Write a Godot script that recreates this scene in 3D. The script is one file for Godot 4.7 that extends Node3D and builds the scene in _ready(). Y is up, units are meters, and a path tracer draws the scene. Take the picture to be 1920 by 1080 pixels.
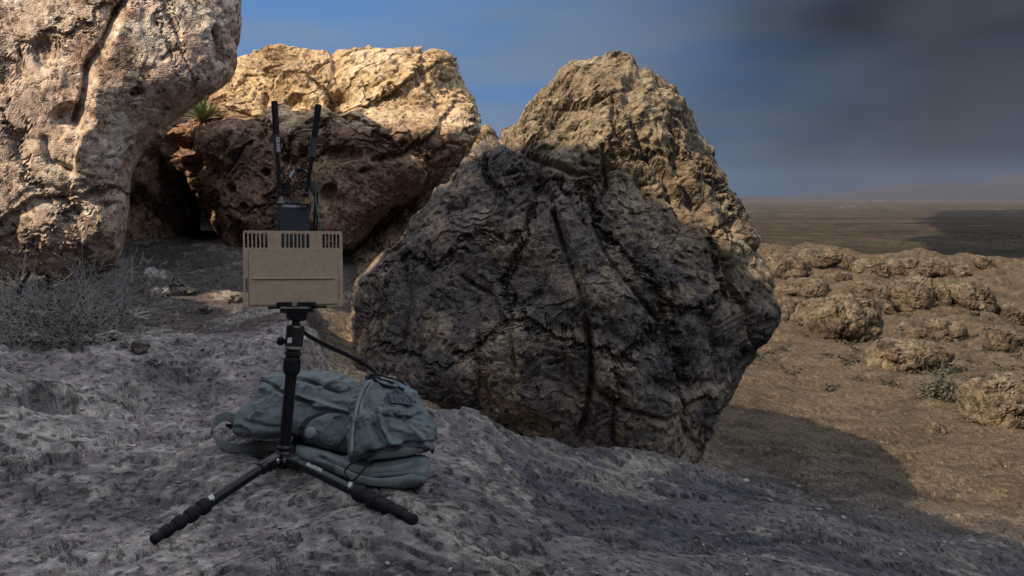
extends Node3D

const F := 1450.0
const EYE := Vector3(0, 1.5, 0)
const PITCH := 0.117
var view: Basis
var n_low: FastNoiseLite
var n_mid: FastNoiseLite
var n_ridge: FastNoiseLite
var n_crack: FastNoiseLite
var n_cellv: FastNoiseLite
var n_facet: FastNoiseLite
var n_pit: FastNoiseLite
var tex_grain: ImageTexture
var tex_bump: ImageTexture
var tex_fine: ImageTexture
var tex_cloth: ImageTexture
var tex_dust: ImageTexture


# ---------------------------------------------------------------- measuring
func ray(px: float, py: float) -> Vector3:
	return view.x * ((px - 960.0) / F) + view.y * ((540.0 - py) / F) - view.z


func spot(px: float, py: float, d: float) -> Vector3:
	return EYE + ray(px, py) * d


func pix(p: Vector3) -> Vector2:
	var r := p - EYE
	var d := maxf(0.05, -r.dot(view.z))
	return Vector2(960.0 + r.dot(view.x) / d * F, 540.0 - r.dot(view.y) / d * F)


func poly(list: Array) -> PackedVector2Array:
	var a := PackedVector2Array()
	for i in range(0, list.size(), 2):
		a.append(Vector2(list[i], list[i + 1]))
	return a


# ---------------------------------------------------------------- noise and textures
func noise(type: int, freq: float, octaves: int, at: int) -> FastNoiseLite:
	var n := FastNoiseLite.new()
	n.noise_type = type
	n.frequency = freq
	n.seed = at
	n.fractal_octaves = octaves
	n.fractal_type = FastNoiseLite.FRACTAL_FBM if octaves > 1 else FastNoiseLite.FRACTAL_NONE
	return n


func make_noises() -> void:
	n_low = noise(FastNoiseLite.TYPE_SIMPLEX_SMOOTH, 1.0, 3, 11)
	n_mid = noise(FastNoiseLite.TYPE_SIMPLEX_SMOOTH, 1.0, 4, 23)
	n_mid.fractal_gain = 0.55
	n_ridge = noise(FastNoiseLite.TYPE_SIMPLEX_SMOOTH, 1.0, 4, 37)
	n_ridge.fractal_type = FastNoiseLite.FRACTAL_RIDGED
	n_ridge.fractal_gain = 0.55
	n_crack = noise(FastNoiseLite.TYPE_CELLULAR, 1.0, 1, 41)
	n_crack.cellular_return_type = FastNoiseLite.RETURN_DISTANCE2_SUB
	n_cellv = noise(FastNoiseLite.TYPE_CELLULAR, 1.0, 1, 53)
	n_cellv.cellular_return_type = FastNoiseLite.RETURN_CELL_VALUE
	n_facet = noise(FastNoiseLite.TYPE_CELLULAR, 1.0, 1, 67)
	n_facet.cellular_distance_function = FastNoiseLite.DISTANCE_MANHATTAN
	n_facet.cellular_return_type = FastNoiseLite.RETURN_DISTANCE
	n_pit = noise(FastNoiseLite.TYPE_CELLULAR, 1.0, 1, 79)
	n_pit.cellular_return_type = FastNoiseLite.RETURN_DISTANCE
	for n in [n_crack, n_cellv, n_facet]:
		n.domain_warp_enabled = true
		n.domain_warp_amplitude = 0.35
		n.domain_warp_frequency = 1.3
		n.domain_warp_fractal_octaves = 3


func bytes_of(n: FastNoiseLite, size: int) -> PackedByteArray:
	var im := n.get_seamless_image(size, size, false, false, 0.15, true)
	im.convert(Image.FORMAT_L8)
	return im.get_data()


func make_textures() -> void:
	var size := 1024
	var a := bytes_of(noise(FastNoiseLite.TYPE_SIMPLEX_SMOOTH, 0.008, 5, 101), size)
	var b := bytes_of(noise(FastNoiseLite.TYPE_SIMPLEX, 0.16, 2, 102), size)
	var cn := noise(FastNoiseLite.TYPE_CELLULAR, 0.05, 1, 103)
	cn.cellular_return_type = FastNoiseLite.RETURN_CELL_VALUE
	var c := bytes_of(cn, size)
	var rn := noise(FastNoiseLite.TYPE_SIMPLEX_SMOOTH, 0.012, 5, 104)
	rn.fractal_type = FastNoiseLite.FRACTAL_RIDGED
	var r := bytes_of(rn, size)
	var w := bytes_of(noise(FastNoiseLite.TYPE_SIMPLEX_SMOOTH, 0.02, 3, 105), size)
	var grain := PackedByteArray()
	grain.resize(size * size * 3)
	var bump := PackedByteArray()
	bump.resize(size * size)
	var dust := PackedByteArray()
	dust.resize(size * size * 3)
	var fine := PackedByteArray()
	fine.resize(size * size * 3)
	for i in size * size:
		var fa: float = a[i] / 255.0 - 0.5
		var fb: float = b[i] / 255.0 - 0.5
		var fc: float = c[i] / 255.0
		var fr: float = r[i] / 255.0
		var fw: float = w[i] / 255.0 - 0.5
		var v := 0.89 + 0.32 * fa + 0.30 * fb + (0.10 if fc > 0.86 else (-0.12 if fc < 0.12 else 0.0))
		v -= 0.14 * smoothstep(0.80, 0.97, fr)
		v = clampf(v, 0.3, 1.0)
		grain[i * 3] = int(255.0 * clampf(v + 0.05 * fw, 0.0, 1.0))
		grain[i * 3 + 1] = int(255.0 * v)
		grain[i * 3 + 2] = int(255.0 * clampf(v - 0.06 * fw, 0.0, 1.0))
		bump[i] = int(255.0 * clampf(0.55 + 0.5 * fa + 0.16 * fb - 0.34 * smoothstep(0.72, 0.98, fr) + 0.1 * (fc - 0.5), 0.0, 1.0))
		var g := clampf(0.88 + 0.75 * fb + 0.3 * fw - (0.30 if fc < 0.17 else 0.0) + (0.24 if fc > 0.84 else 0.0), 0.22, 1.0)
		var dd := clampf(0.93 + 0.10 * fa + 0.10 * fb + 0.10 * fw - 0.10 * smoothstep(0.9, 0.99, fr), 0.5, 1.0)
		dust[i * 3] = int(255.0 * dd)
		dust[i * 3 + 1] = int(253.0 * dd)
		dust[i * 3 + 2] = int(249.0 * dd)
		fine[i * 3] = int(255.0 * g)
		fine[i * 3 + 1] = int(255.0 * g)
		fine[i * 3 + 2] = int(255.0 * clampf(g - 0.04 * fw, 0.0, 1.0))
	tex_grain = ImageTexture.create_from_image(Image.create_from_data(size, size, false, Image.FORMAT_RGB8, grain))
	tex_dust = ImageTexture.create_from_image(Image.create_from_data(size, size, false, Image.FORMAT_RGB8, dust))
	tex_bump = ImageTexture.create_from_image(Image.create_from_data(size, size, false, Image.FORMAT_L8, bump))
	tex_fine = ImageTexture.create_from_image(Image.create_from_data(size, size, false, Image.FORMAT_RGB8, fine))
	var cs := 256
	var weave := PackedByteArray()
	weave.resize(cs * cs)
	for y in cs:
		for x in cs:
			var over := (x / 4 + y / 4) % 2
			var t := absf(float((x if over else y) % 4) - 1.5) / 1.5
			weave[y * cs + x] = int(200.0 - 70.0 * t + 20.0 * over)
	tex_cloth = ImageTexture.create_from_image(Image.create_from_data(cs, cs, false, Image.FORMAT_L8, weave))


func rock_material(scale: float, relief: float) -> StandardMaterial3D:
	var m := StandardMaterial3D.new()
	m.vertex_color_use_as_albedo = true
	m.albedo_texture = tex_grain
	m.uv1_triplanar = true
	m.uv1_world_triplanar = true
	m.uv1_triplanar_sharpness = 7.0
	m.uv2_triplanar_sharpness = 7.0
	m.uv1_scale = Vector3.ONE * scale
	m.heightmap_enabled = true
	m.heightmap_texture = tex_bump
	m.heightmap_scale = relief
	m.detail_enabled = true
	m.detail_blend_mode = BaseMaterial3D.BLEND_MODE_MUL
	m.detail_albedo = tex_fine
	m.detail_uv_layer = BaseMaterial3D.DETAIL_UV_2
	m.uv2_triplanar = true
	m.uv2_world_triplanar = true
	m.uv2_scale = Vector3.ONE * scale * 1.7
	m.roughness = 0.92
	m.metallic_specular = 0.3
	return m


func plain_material(c: Color, rough := 0.6, metal := 0.0) -> StandardMaterial3D:
	var m := StandardMaterial3D.new()
	m.albedo_color = c.linear_to_srgb()
	m.roughness = rough
	m.metallic = metal
	return m


# ---------------------------------------------------------------- naming
func tag(o: Node, label := "", category := "", group := "", kind := "") -> Node:
	if label:
		o.set_meta("label", label)
	if category:
		o.set_meta("category", category)
	if group:
		o.set_meta("group", group)
	if kind:
		o.set_meta("kind", kind)
	return o


var used := {}
func numbered(called: String) -> String:
	var n: int = used.get(called, 0)
	used[called] = n + 1
	return called if n == 0 else "%s_%03d" % [called, n]


func thing(called: String, label: String, category: String, at := Vector3.ZERO, group := "") -> Node3D:
	var o := Node3D.new()
	o.name = numbered(called)
	add_child(o)
	o.position = at
	tag(o, label, category, group)
	return o


func put(called: String, mesh: Mesh, m: Material, parent: Node3D = self) -> MeshInstance3D:
	var o := MeshInstance3D.new()
	o.name = numbered(called) if parent == self else called
	o.mesh = mesh
	o.material_override = m
	parent.add_child(o, true)
	if parent != self:      # shapes are worked out in the world's axes
		o.position = -parent.position if parent.get_parent() == self else Vector3.ZERO
	return o


# ---------------------------------------------------------------- rock shapes
# A closed solid round the centre: radius[] gives its outline across the axis w, front and back its depth along it.
func solid(s: Dictionary) -> ArrayMesh:
	var nth: int = s.nth
	var nf: int = s.nf
	var nb: int = s.nb
	var rows := nf + nb + 1
	var c: Vector3 = s.c
	var u: Vector3 = s.u
	var v: Vector3 = s.v
	var w: Vector3 = s.w
	var rad: PackedFloat32Array = s.rad
	var front: float = s.front
	var back: float = s.back
	var ea: float = s.get("a", 0.8)
	var eb: float = s.get("b", 0.9)
	var tilt: Vector2 = s.get("tilt", Vector2.ZERO)
	var bow = s.get("bow")
	var disp: Callable = s.disp
	var paint = s.get("paint")
	var marks: Array = s.get("marks", [])
	var jit: float = s.get("jitter", 6.0)
	var mean := 0.0
	for r in rad:
		mean += r / nth
	var rp := []
	var rc := []
	rp.resize(rows)
	rc.resize(rows)
	var work := func(i: int) -> void:
		var pa := PackedVector3Array()
		pa.resize(nth)
		var ca := PackedColorArray()
		ca.resize(nth)
		var run := float(i) / nf if i <= nf else 1.0 - float(i - nf) / nb
		run = clampf(1.0 - pow(1.0 - run, 1.35), 0.0, 1.0)
		var phi := asin(clampf(pow(run, 1.0 / ea), 0.0, 1.0))
		if i > nf:
			phi = PI - phi
		var sn := pow(sin(phi), ea)
		var cs := pow(absf(cos(phi)), eb) * (front if phi < PI / 2.0 else -back)
		var nw := cos(phi) / (front if phi < PI / 2.0 else back) * mean
		for j in nth:
			var th := TAU * j / nth
			var cx := cos(th)
			var cy := sin(th)
			var r := rad[j] * sn
			var lu := r * cx
			var lv := r * cy
			var lw := cs + (tilt.x * lu + tilt.y * lv)
			if bow != null:
				lw += bow.call(lu, lv) * (1.0 if phi < PI / 2.0 else sin(phi))
			var p := c + u * lu + v * lv + w * lw
			var n := (u * cx * sin(phi) + v * cy * sin(phi) + w * nw).normalized()
			var q := pix(p)
			var dd: float = disp.call(p, n, q)
			if marks.size() and phi < 1.8:
				q += Vector2(n_mid.get_noise_3dv(p * 2.1), n_mid.get_noise_3dv(p * 2.1 + Vector3(31, 7, 3))) * jit
				dd += marked(marks, q)
			pa[j] = p + n * dd
			ca[j] = paint.call(p, n, q) if paint != null else Color.WHITE
		rp[i] = pa
		rc[i] = ca
	var id := WorkerThreadPool.add_group_task(work, rows)
	WorkerThreadPool.wait_for_group_task_completion(id)
	return sheet(rp, rc, true, c)


# Rows of points (closed round when loop) as one smooth mesh
func sheet(rp: Array, rc: Array, loop: bool, inside: Variant = null) -> ArrayMesh:
	var rows := rp.size()
	var cols: int = rp[0].size()
	var pos := PackedVector3Array()
	var col := PackedColorArray()
	for i in rows:
		pos.append_array(rp[i])
		col.append_array(rc[i])
	var nor := PackedVector3Array()
	nor.resize(pos.size())
	var nn := []
	nn.resize(rows)
	var work := func(i: int) -> void:
		var na := PackedVector3Array()
		na.resize(cols)
		var up := maxi(i - 1, 0) * cols
		var dn := mini(i + 1, rows - 1) * cols
		for j in cols:
			var l := (j + cols - 1) % cols if loop else maxi(j - 1, 0)
			var r := (j + 1) % cols if loop else mini(j + 1, cols - 1)
			na[j] = (pos[dn + j] - pos[up + j]).cross(pos[i * cols + r] - pos[i * cols + l]).normalized()
		if loop and (i == 0 or i == rows - 1):
			var near := 1 if i == 0 else rows - 2
			var sum := Vector3.ZERO
			for j in cols:
				sum += (pos[near * cols + (j + 1) % cols] - pos[i * cols + j]).cross(pos[near * cols + j] - pos[i * cols + j])
			na.fill(sum.normalized() * (1.0 if i == 0 else -1.0))
		nn[i] = na
	var id := WorkerThreadPool.add_group_task(work, rows)
	WorkerThreadPool.wait_for_group_task_completion(id)
	var flip := false
	var k := (rows / 3) * cols + cols / 3
	var probe: Vector3 = nn[rows / 3][cols / 3]
	if inside is Vector3:
		var votes := 0
		for t in 40:
			var ri := 1 + (t * 7) % (rows - 2)
			var ci := (t * 131) % cols
			votes += 1 if nn[ri][ci].dot(pos[ri * cols + ci] - inside) > 0.0 else -1
		flip = votes < 0
	else:
		flip = probe.y < 0.0
	var at := 0
	for i in rows:
		for j in cols:
			nor[at] = -nn[i][j] if flip else nn[i][j]
			at += 1
	var idx := PackedInt32Array()
	var span := cols if loop else cols - 1
	idx.resize((rows - 1) * span * 6)
	at = 0
	for i in rows - 1:
		for j in span:
			var a := i * cols + j
			var b := i * cols + (j + 1) % cols
			var d := a + cols
			var e := b + cols
			if flip:
				idx[at] = a; idx[at + 1] = d; idx[at + 2] = b
				idx[at + 3] = b; idx[at + 4] = d; idx[at + 5] = e
			else:
				idx[at] = a; idx[at + 1] = b; idx[at + 2] = d
				idx[at + 3] = b; idx[at + 4] = e; idx[at + 5] = d
			at += 6
	var arr := []
	arr.resize(Mesh.ARRAY_MAX)
	arr[Mesh.ARRAY_VERTEX] = pos
	arr[Mesh.ARRAY_NORMAL] = nor
	arr[Mesh.ARRAY_COLOR] = col
	arr[Mesh.ARRAY_INDEX] = idx
	var mesh := ArrayMesh.new()
	mesh.add_surface_from_arrays(Mesh.PRIMITIVE_TRIANGLES, arr)
	return mesh


# The frame and radii of a solid from an outline measured in the photograph, standing at its own distance
func outlined(list: Array, cx: float, cy: float, d: float, nth: int, k := 1.0, soft := 2) -> Dictionary:
	var c := spot(cx, cy, d)
	var w := (EYE - c).normalized()
	var u := (view.x - w * view.x.dot(w)).normalized()
	var v := w.cross(u)
	var pts := PackedVector2Array()
	for q in poly(list):
		var r := ray(q.x, q.y)
		var t := (c - EYE).dot(w) / r.dot(w)
		var p := EYE + r * t - c
		pts.append(Vector2(p.dot(u), p.dot(v)))
	var rad := PackedFloat32Array()
	rad.resize(nth)
	for j in nth:
		var dir := Vector2.from_angle(TAU * j / nth)
		var best := 0.05
		for i in pts.size():
			var hit: Variant = Geometry2D.segment_intersects_segment(Vector2.ZERO, dir * 100.0, pts[i], pts[(i + 1) % pts.size()])
			if hit is Vector2:
				best = maxf(best, hit.length())
		rad[j] = best * k
	for n in soft:
		var o := rad.duplicate()
		for j in nth:
			rad[j] = (o[(j + nth - 2) % nth] + o[(j + nth - 1) % nth] + o[j] + o[(j + 1) % nth] + o[(j + 2) % nth]) / 5.0
	return {"c": c, "u": u, "v": v, "w": w, "rad": rad, "nth": nth}


func ball(c: Vector3, u: Vector3, v: Vector3, ru: float, rv: float, nth: int, square := 2.4) -> Dictionary:
	var rad := PackedFloat32Array()
	for j in nth:
		var th := TAU * j / nth
		rad.append(1.0 / pow(pow(absf(cos(th)) / ru, square) + pow(absf(sin(th)) / rv, square), 1.0 / square))
	return {"c": c, "u": u.normalized(), "v": v.normalized(), "w": u.cross(v).normalized(), "rad": rad, "nth": nth}


func marked(marks: Array, q: Vector2) -> float:
	var sum := 0.0
	for m in marks:
		match m.t:
			"pit":
				var e: Vector2 = (q - m.c).rotated(-m.get("rot", 0.0)) / m.r
				var l := e.length()
				if l < 1.0:
					sum -= m.dep * smoothstep(1.0, 1.0 - m.get("e", 0.5), l)
				elif m.has("lip") and l < 1.6:
					sum += m.lip * smoothstep(1.6, 1.0, l)
			"line", "step":
				var best := 1e9
				var side := 0.0
				var pts: PackedVector2Array = m.p
				if not m.box.has_point(q):
					continue
				for i in pts.size() - 1:
					var a := pts[i]
					var ab := pts[i + 1] - a
					var t := clampf((q - a).dot(ab) / ab.length_squared(), 0.0, 1.0)
					var off := q - a - ab * t
					var l := off.length()
					if l < best:
						best = l
						side = signf(ab.cross(off))
				if m.t == "line":
					sum += m.dep * exp(-best * best / (m.w * m.w))
				else:
					sum += m.dep * smoothstep(-m.w, m.w, best * side) * exp(-maxf(best * side, 0.0) / m.fall) if best < m.fall * 4.0 else 0.0
	return sum


func line(list: Array, w: float, dep: float) -> Dictionary:
	var p := poly(list)
	var box := Rect2(p[0], Vector2.ZERO)
	for q in p:
		box = box.expand(q)
	return {"t": "line", "p": p, "w": w, "dep": dep, "box": box.grow(w * 3.0)}


# raises (dep > 0) or sinks the ground on the right-hand side of the line, fading over fall pixels
func step(list: Array, w: float, dep: float, fall: float) -> Dictionary:
	var m := line(list, w, dep)
	m.t = "step"
	m.fall = fall
	m.box = m.box.grow(fall * 4.0)
	return m


func pit(x: float, y: float, rx: float, ry: float, dep: float, rot := 0.0, e := 0.5, lip := 0.0) -> Dictionary:
	var m := {"t": "pit", "c": Vector2(x, y), "r": Vector2(rx, ry), "dep": dep, "rot": rot, "e": e}
	if lip != 0.0:
		m.lip = lip
	return m


# weathered rock: g.s is how many features a metre, g.k their depth in metres
func rough(p: Vector3, g: Dictionary) -> float:
	var s: float = g.s
	var k: float = g.k
	var q := p * s + Vector3(g.seed, g.seed * 0.37, 0)
	var d := n_low.get_noise_3dv(q * 0.55) * 1.5
	var rough_here := 0.55 + 0.9 * smoothstep(-0.25, 0.3, n_low.get_noise_3dv(q * 0.4 + Vector3(9, 4, 1)))
	var fc: float = g.get("facet", 1.0)
	d += (0.45 - n_facet.get_noise_3dv(q * 0.8) * 0.5 - 0.5) * 0.9 * fc
	d += (0.45 - n_facet.get_noise_3dv(q * 2.2) * 0.5 - 0.5) * 0.38 * rough_here * fc
	d += (0.45 - n_facet.get_noise_3dv(q * 6.5) * 0.5 - 0.5) * 0.13 * rough_here * fc
	d -= smoothstep(0.45, 0.95, n_ridge.get_noise_3dv(q * 0.8)) * 0.4 * g.get("crease", 1.0)
	d -= smoothstep(-0.93, -0.99, n_crack.get_noise_3dv(q * 0.9)) * 0.35 * g.get("crack", 1.0)
	# plates broken off, one below the other
	var lev := n_low.get_noise_3dv(q * 0.9 + Vector3(50, 3, 2)) * 4.0 + n_mid.get_noise_3dv(q * 2.4) * 1.3
	var f := lev - floorf(lev)
	d += (floorf(lev) + smoothstep(0.0, 0.1, f) - lev * 0.8) * 0.13 * g.get("plate", 1.0)
	d += n_mid.get_noise_3dv(q * 4.0) * 0.16 * rough_here
	d += n_mid.get_noise_3dv(q * 13.0) * 0.06 * rough_here
	var pits: float = g.get("pits", 0.0)
	if pits > 0.0:
		var m := n_low.get_noise_3dv(q * 0.35 + Vector3(3, 17, 5))
		if m > -0.05:
			var l := n_pit.get_noise_3dv(q * 2.2) + 1.0
			d -= pits * smoothstep(0.42, 0.2, l) * smoothstep(-0.05, 0.15, m)
	return d * k


func mixed(a: Color, b: Color, t: float) -> Color:
	return a.lerp(b, clampf(t, 0.0, 1.0))


# Colour of the stone and the dark varnish, iron stain and pale scars on it
func stone(p: Vector3, g: Dictionary) -> Color:
	var s: float = g.s
	var q := p * s + Vector3(g.seed * 1.7, 3.0, g.seed)
	var c := mixed(g.c0, g.c1, 0.5 + 1.4 * n_mid.get_noise_3dv(q * 0.9))
	var a := n_mid.get_noise_3dv(q * 0.7 + Vector3(40, 0, 9)) + 0.35 * n_mid.get_noise_3dv(q * 5.0)
	c = mixed(c, g.c2, smoothstep(g.get("t2", 0.1), g.get("t2", 0.1) + 0.14, a) * 0.85)
	var b := n_mid.get_noise_3dv(q * 1.3 + Vector3(-20, 5, 60)) + 0.4 * n_mid.get_noise_3dv(q * 7.0)
	c = mixed(c, g.c3, smoothstep(g.get("t3", 0.2), g.get("t3", 0.2) + 0.1, b) * 0.8)
	c *= 1.0 + 0.35 * n_mid.get_noise_3dv(q * 16.0)
	return Color(clampf(c.r, 0.0, 1.0), clampf(c.g, 0.0, 1.0), clampf(c.b, 0.0, 1.0))


# ---------------------------------------------------------------- sky
func make_sky() -> PanoramaSkyMaterial:
	var wide := 1024
	var high := 512
	var im := Image.create(wide, high, false, Image.FORMAT_RGBF)
	var nc := noise(FastNoiseLite.TYPE_SIMPLEX_SMOOTH, 1.0, 5, 211)
	var sun := sun_dir()
	for y in high:
		var el := PI / 2.0 - PI * (y + 0.5) / high
		for x in wide:
			var az := wrapf(TAU * (x + 0.5) / wide, -PI, PI)
			var dir := Vector3(sin(az) * cos(el), sin(el), -cos(az) * cos(el))
			var up := maxf(dir.y, 0.0)
			var h := pow(1.0 - up, 5.0)
			var c := SKY_TOP.lerp(SKY_LOW, h)
			# thin high cloud, long streaks
			var flat := dir / (up + 0.16)
			var wisp := nc.get_noise_3d(flat.x * 0.30 + 5.0, flat.z * 0.75, 2.0) + 0.5 * nc.get_noise_3d(flat.x * 1.1, flat.z * 2.4, 9.0)
			c = c.lerp(SKY_WISP, 0.6 * smoothstep(0.0, 0.55, wisp))
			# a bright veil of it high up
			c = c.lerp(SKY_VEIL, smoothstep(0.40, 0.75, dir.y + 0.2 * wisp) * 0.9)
			# an added storm bank that darkens the sky to the right and round behind
			var bank := fposmod(az + 0.6, TAU) - 0.6 + 0.14 * nc.get_noise_3d(dir.x * 1.6, dir.y * 3.2, dir.z * 1.6)
			var storm := smoothstep(-0.24, 0.52, bank) * smoothstep(4.85, 4.55, bank) * (1.0 - smoothstep(0.38, 0.8, el + 0.2 * nc.get_noise_3d(dir.x * 1.3, 4.0, dir.z * 1.3)))
			var lump := 0.45 + 1.5 * nc.get_noise_3d(dir.x * 3.0, dir.y * 7.0, dir.z * 3.0)
			c = c.lerp(ADDED_STORM_DARK.lerp(ADDED_STORM_PALE, clampf(lump, 0.0, 1.0)), storm * 0.97)
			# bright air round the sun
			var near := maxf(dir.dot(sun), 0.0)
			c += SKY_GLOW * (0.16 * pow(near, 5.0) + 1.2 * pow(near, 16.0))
			im.set_pixel(x, y, c)
	var m := PanoramaSkyMaterial.new()
	m.panorama = ImageTexture.create_from_image(im)
	return m


const SKY_TOP := Color(0.047, 0.115, 0.25)
const SKY_LOW := Color(0.06, 0.112, 0.195)
const SKY_WISP := Color(0.105, 0.13, 0.17)
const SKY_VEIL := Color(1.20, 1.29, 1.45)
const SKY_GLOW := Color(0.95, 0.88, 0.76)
const ADDED_STORM_DARK := Color(0.009, 0.011, 0.0145)
const ADDED_STORM_PALE := Color(0.024, 0.028, 0.035)
const SUN_UP := 46.0
const SUN_BACK := 34.0


func sun_dir() -> Vector3:
	var e := deg_to_rad(SUN_UP)
	var a := deg_to_rad(SUN_BACK)
	return Vector3(-cos(e) * cos(a), sin(e), cos(e) * sin(a))


# ---------------------------------------------------------------- ground
func crest(x: float) -> float:
	return -2.95 - 0.62 * (x + 0.37) if x < 0.67 else -3.6 - 0.35 * (x - 0.67)


func lay(x: float, z: float) -> float:
	var left := 0.655 + 0.11 * smoothstep(-1.9, -3.3, z) - 0.05 * smoothstep(-3.4, -5.0, z) + 0.25 * smoothstep(-5.5, -9.0, z)
	left += 0.12 * smoothstep(-1.1, -2.0, x) * smoothstep(-3.9, -3.0, z) * smoothstep(-1.2, -2.3, z)
	var xx := 14.0 * (1.0 - exp(-maxf(x + 0.6, 0.0) / 14.0)) - 0.6
	var slab := 0.435 - 0.32 * (xx - 0.52) - 0.26 * (1.0 - exp((z + 2.1) / 2.0)) if z < -2.1 else 0.435 - 0.32 * (xx - 0.52) + 0.07 * (z + 2.1)
	slab -= 0.16 * smoothstep(0.7, 2.6, x)
	var h := lerpf(left, slab, smoothstep(-0.75, 0.15, x))
	var low := 0.34 - 0.34 * (x + 1.2) - 0.05 * (z + 6.0)
	low = lerpf(low, slab - 0.42, smoothstep(0.6, 1.8, x))
	var c := crest(x)
	var xs := -0.275 * clampf(-z, 2.0, 8.0) + 0.16 * n_low.get_noise_2d(x * 0.9 + 4.0, z * 1.1)
	var m := smoothstep(c + 0.02, c - 0.75, z) * smoothstep(xs - 0.04, xs + 0.14, x) * (1.0 - smoothstep(5.0, 10.0, x)) * (smoothstep(-12.0, -8.0, z) if x < 1.0 else smoothstep(-30.0, -12.0, z))
	h = lerpf(h, minf(h, low), m)
	return h


func ground(x: float, z: float) -> float:
	var d := sqrt(x * x + z * z)
	var h := lay(x, z)
	var right := smoothstep(-0.6, 0.6, x)
	# beds of the slab run down to the right
	var s := x * 0.87 - z * 0.49
	var t := x * 0.49 + z * 0.87
	var far := smoothstep(6.0, 40.0, d)
	var q := Vector3(s * 0.35, 0.0, t * 1.5) if right > 0.5 else Vector3(x, 0.0, z)
	var w := Vector3(x, 0.0, z)
	h += n_low.get_noise_3dv(w * 0.55 + Vector3(3, 0, 8)) * (0.05 + 0.05 * smoothstep(2.0, 5.0, d) + 0.1 * far)
	h += n_low.get_noise_3dv(w * 0.10 + Vector3(1, 5, 8)) * far * 1.6
	var beds := n_mid.get_noise_3d(s * 0.5, 3.0, t * 2.2)
	var lump := n_mid.get_noise_3d(x * 1.3, 7.0, z * 1.3)
	h += lerpf(lump * 0.030, beds * 0.034, right) * (1.0 - 0.7 * far)
	# flakes that lie one on the other, their edges broken
	var f := flake(x, z, s, t, right)
	var g := f - floorf(f)
	h += (floorf(f) + smoothstep(0.0, 0.06, g)) * 0.014 * (1.0 + 1.0 * far)
	var f2 := n_mid.get_noise_3d(lerpf(x * 1.6, s * 1.1, right), 14.0, lerpf(z * 2.0, t * 3.4, right)) * 3.0 + n_low.get_noise_3d(x * 6.0, 15.0, z * 6.0) * 0.1
	h += (floorf(f2) + smoothstep(0.0, 0.12, f2 - floorf(f2))) * 0.0035
	# cracks and grain
	h -= smoothstep(0.78, 0.97, n_ridge.get_noise_3d(lerpf(x * 0.9, s * 0.6, right), 2.0, lerpf(z * 0.9, t * 1.8, right))) * 0.028
	h -= smoothstep(-0.965, -0.995, n_crack.get_noise_3d(lerpf(x * 1.1, s * 0.7, right), 5.0, lerpf(z * 1.3, t * 2.0, right))) * 0.018
	var near := 1.0 - smoothstep(6.0, 20.0, d)
	h += n_mid.get_noise_3d(x * 8.0, 1.0, z * 8.0) * 0.0022 * near
	h += n_mid.get_noise_3d(x * 30.0, 1.0, z * 30.0) * 0.0014 * (1.0 - smoothstep(3.0, 7.0, d))
	if d < 7.0 and z < 0.0:
		for m in ground_marks:
			var e := Vector2((x - m[0]), (z - m[1])).rotated(m[5])
			e += Vector2(n_mid.get_noise_3d(x * 6.0, 40.0, z * 6.0), n_mid.get_noise_3d(x * 6.0, 50.0, z * 6.0)) * m[2] * 0.5
			var l := Vector2(e.x / m[2], e.y / m[3]).length()
			if l < 1.0:
				h -= m[4] * smoothstep(1.0, 0.72, l)
	if z < -60.0:
		h -= 45.0 * smoothstep(-62.0, -200.0, z) 
	return h


var ground_marks := []


func flake(x: float, z: float, s: float, t: float, right: float) -> float:
	var warp := n_low.get_noise_3d(x * 2.0, 20.0, z * 2.0) * 0.9 + n_low.get_noise_3d(x * 6.0, 24.0, z * 6.0) * 0.09
	return n_low.get_noise_3d(lerpf(x * 0.9, s * 0.45, right), 11.0, lerpf(z * 1.2, t * 1.5, right)) * 5.0 + warp


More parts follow.
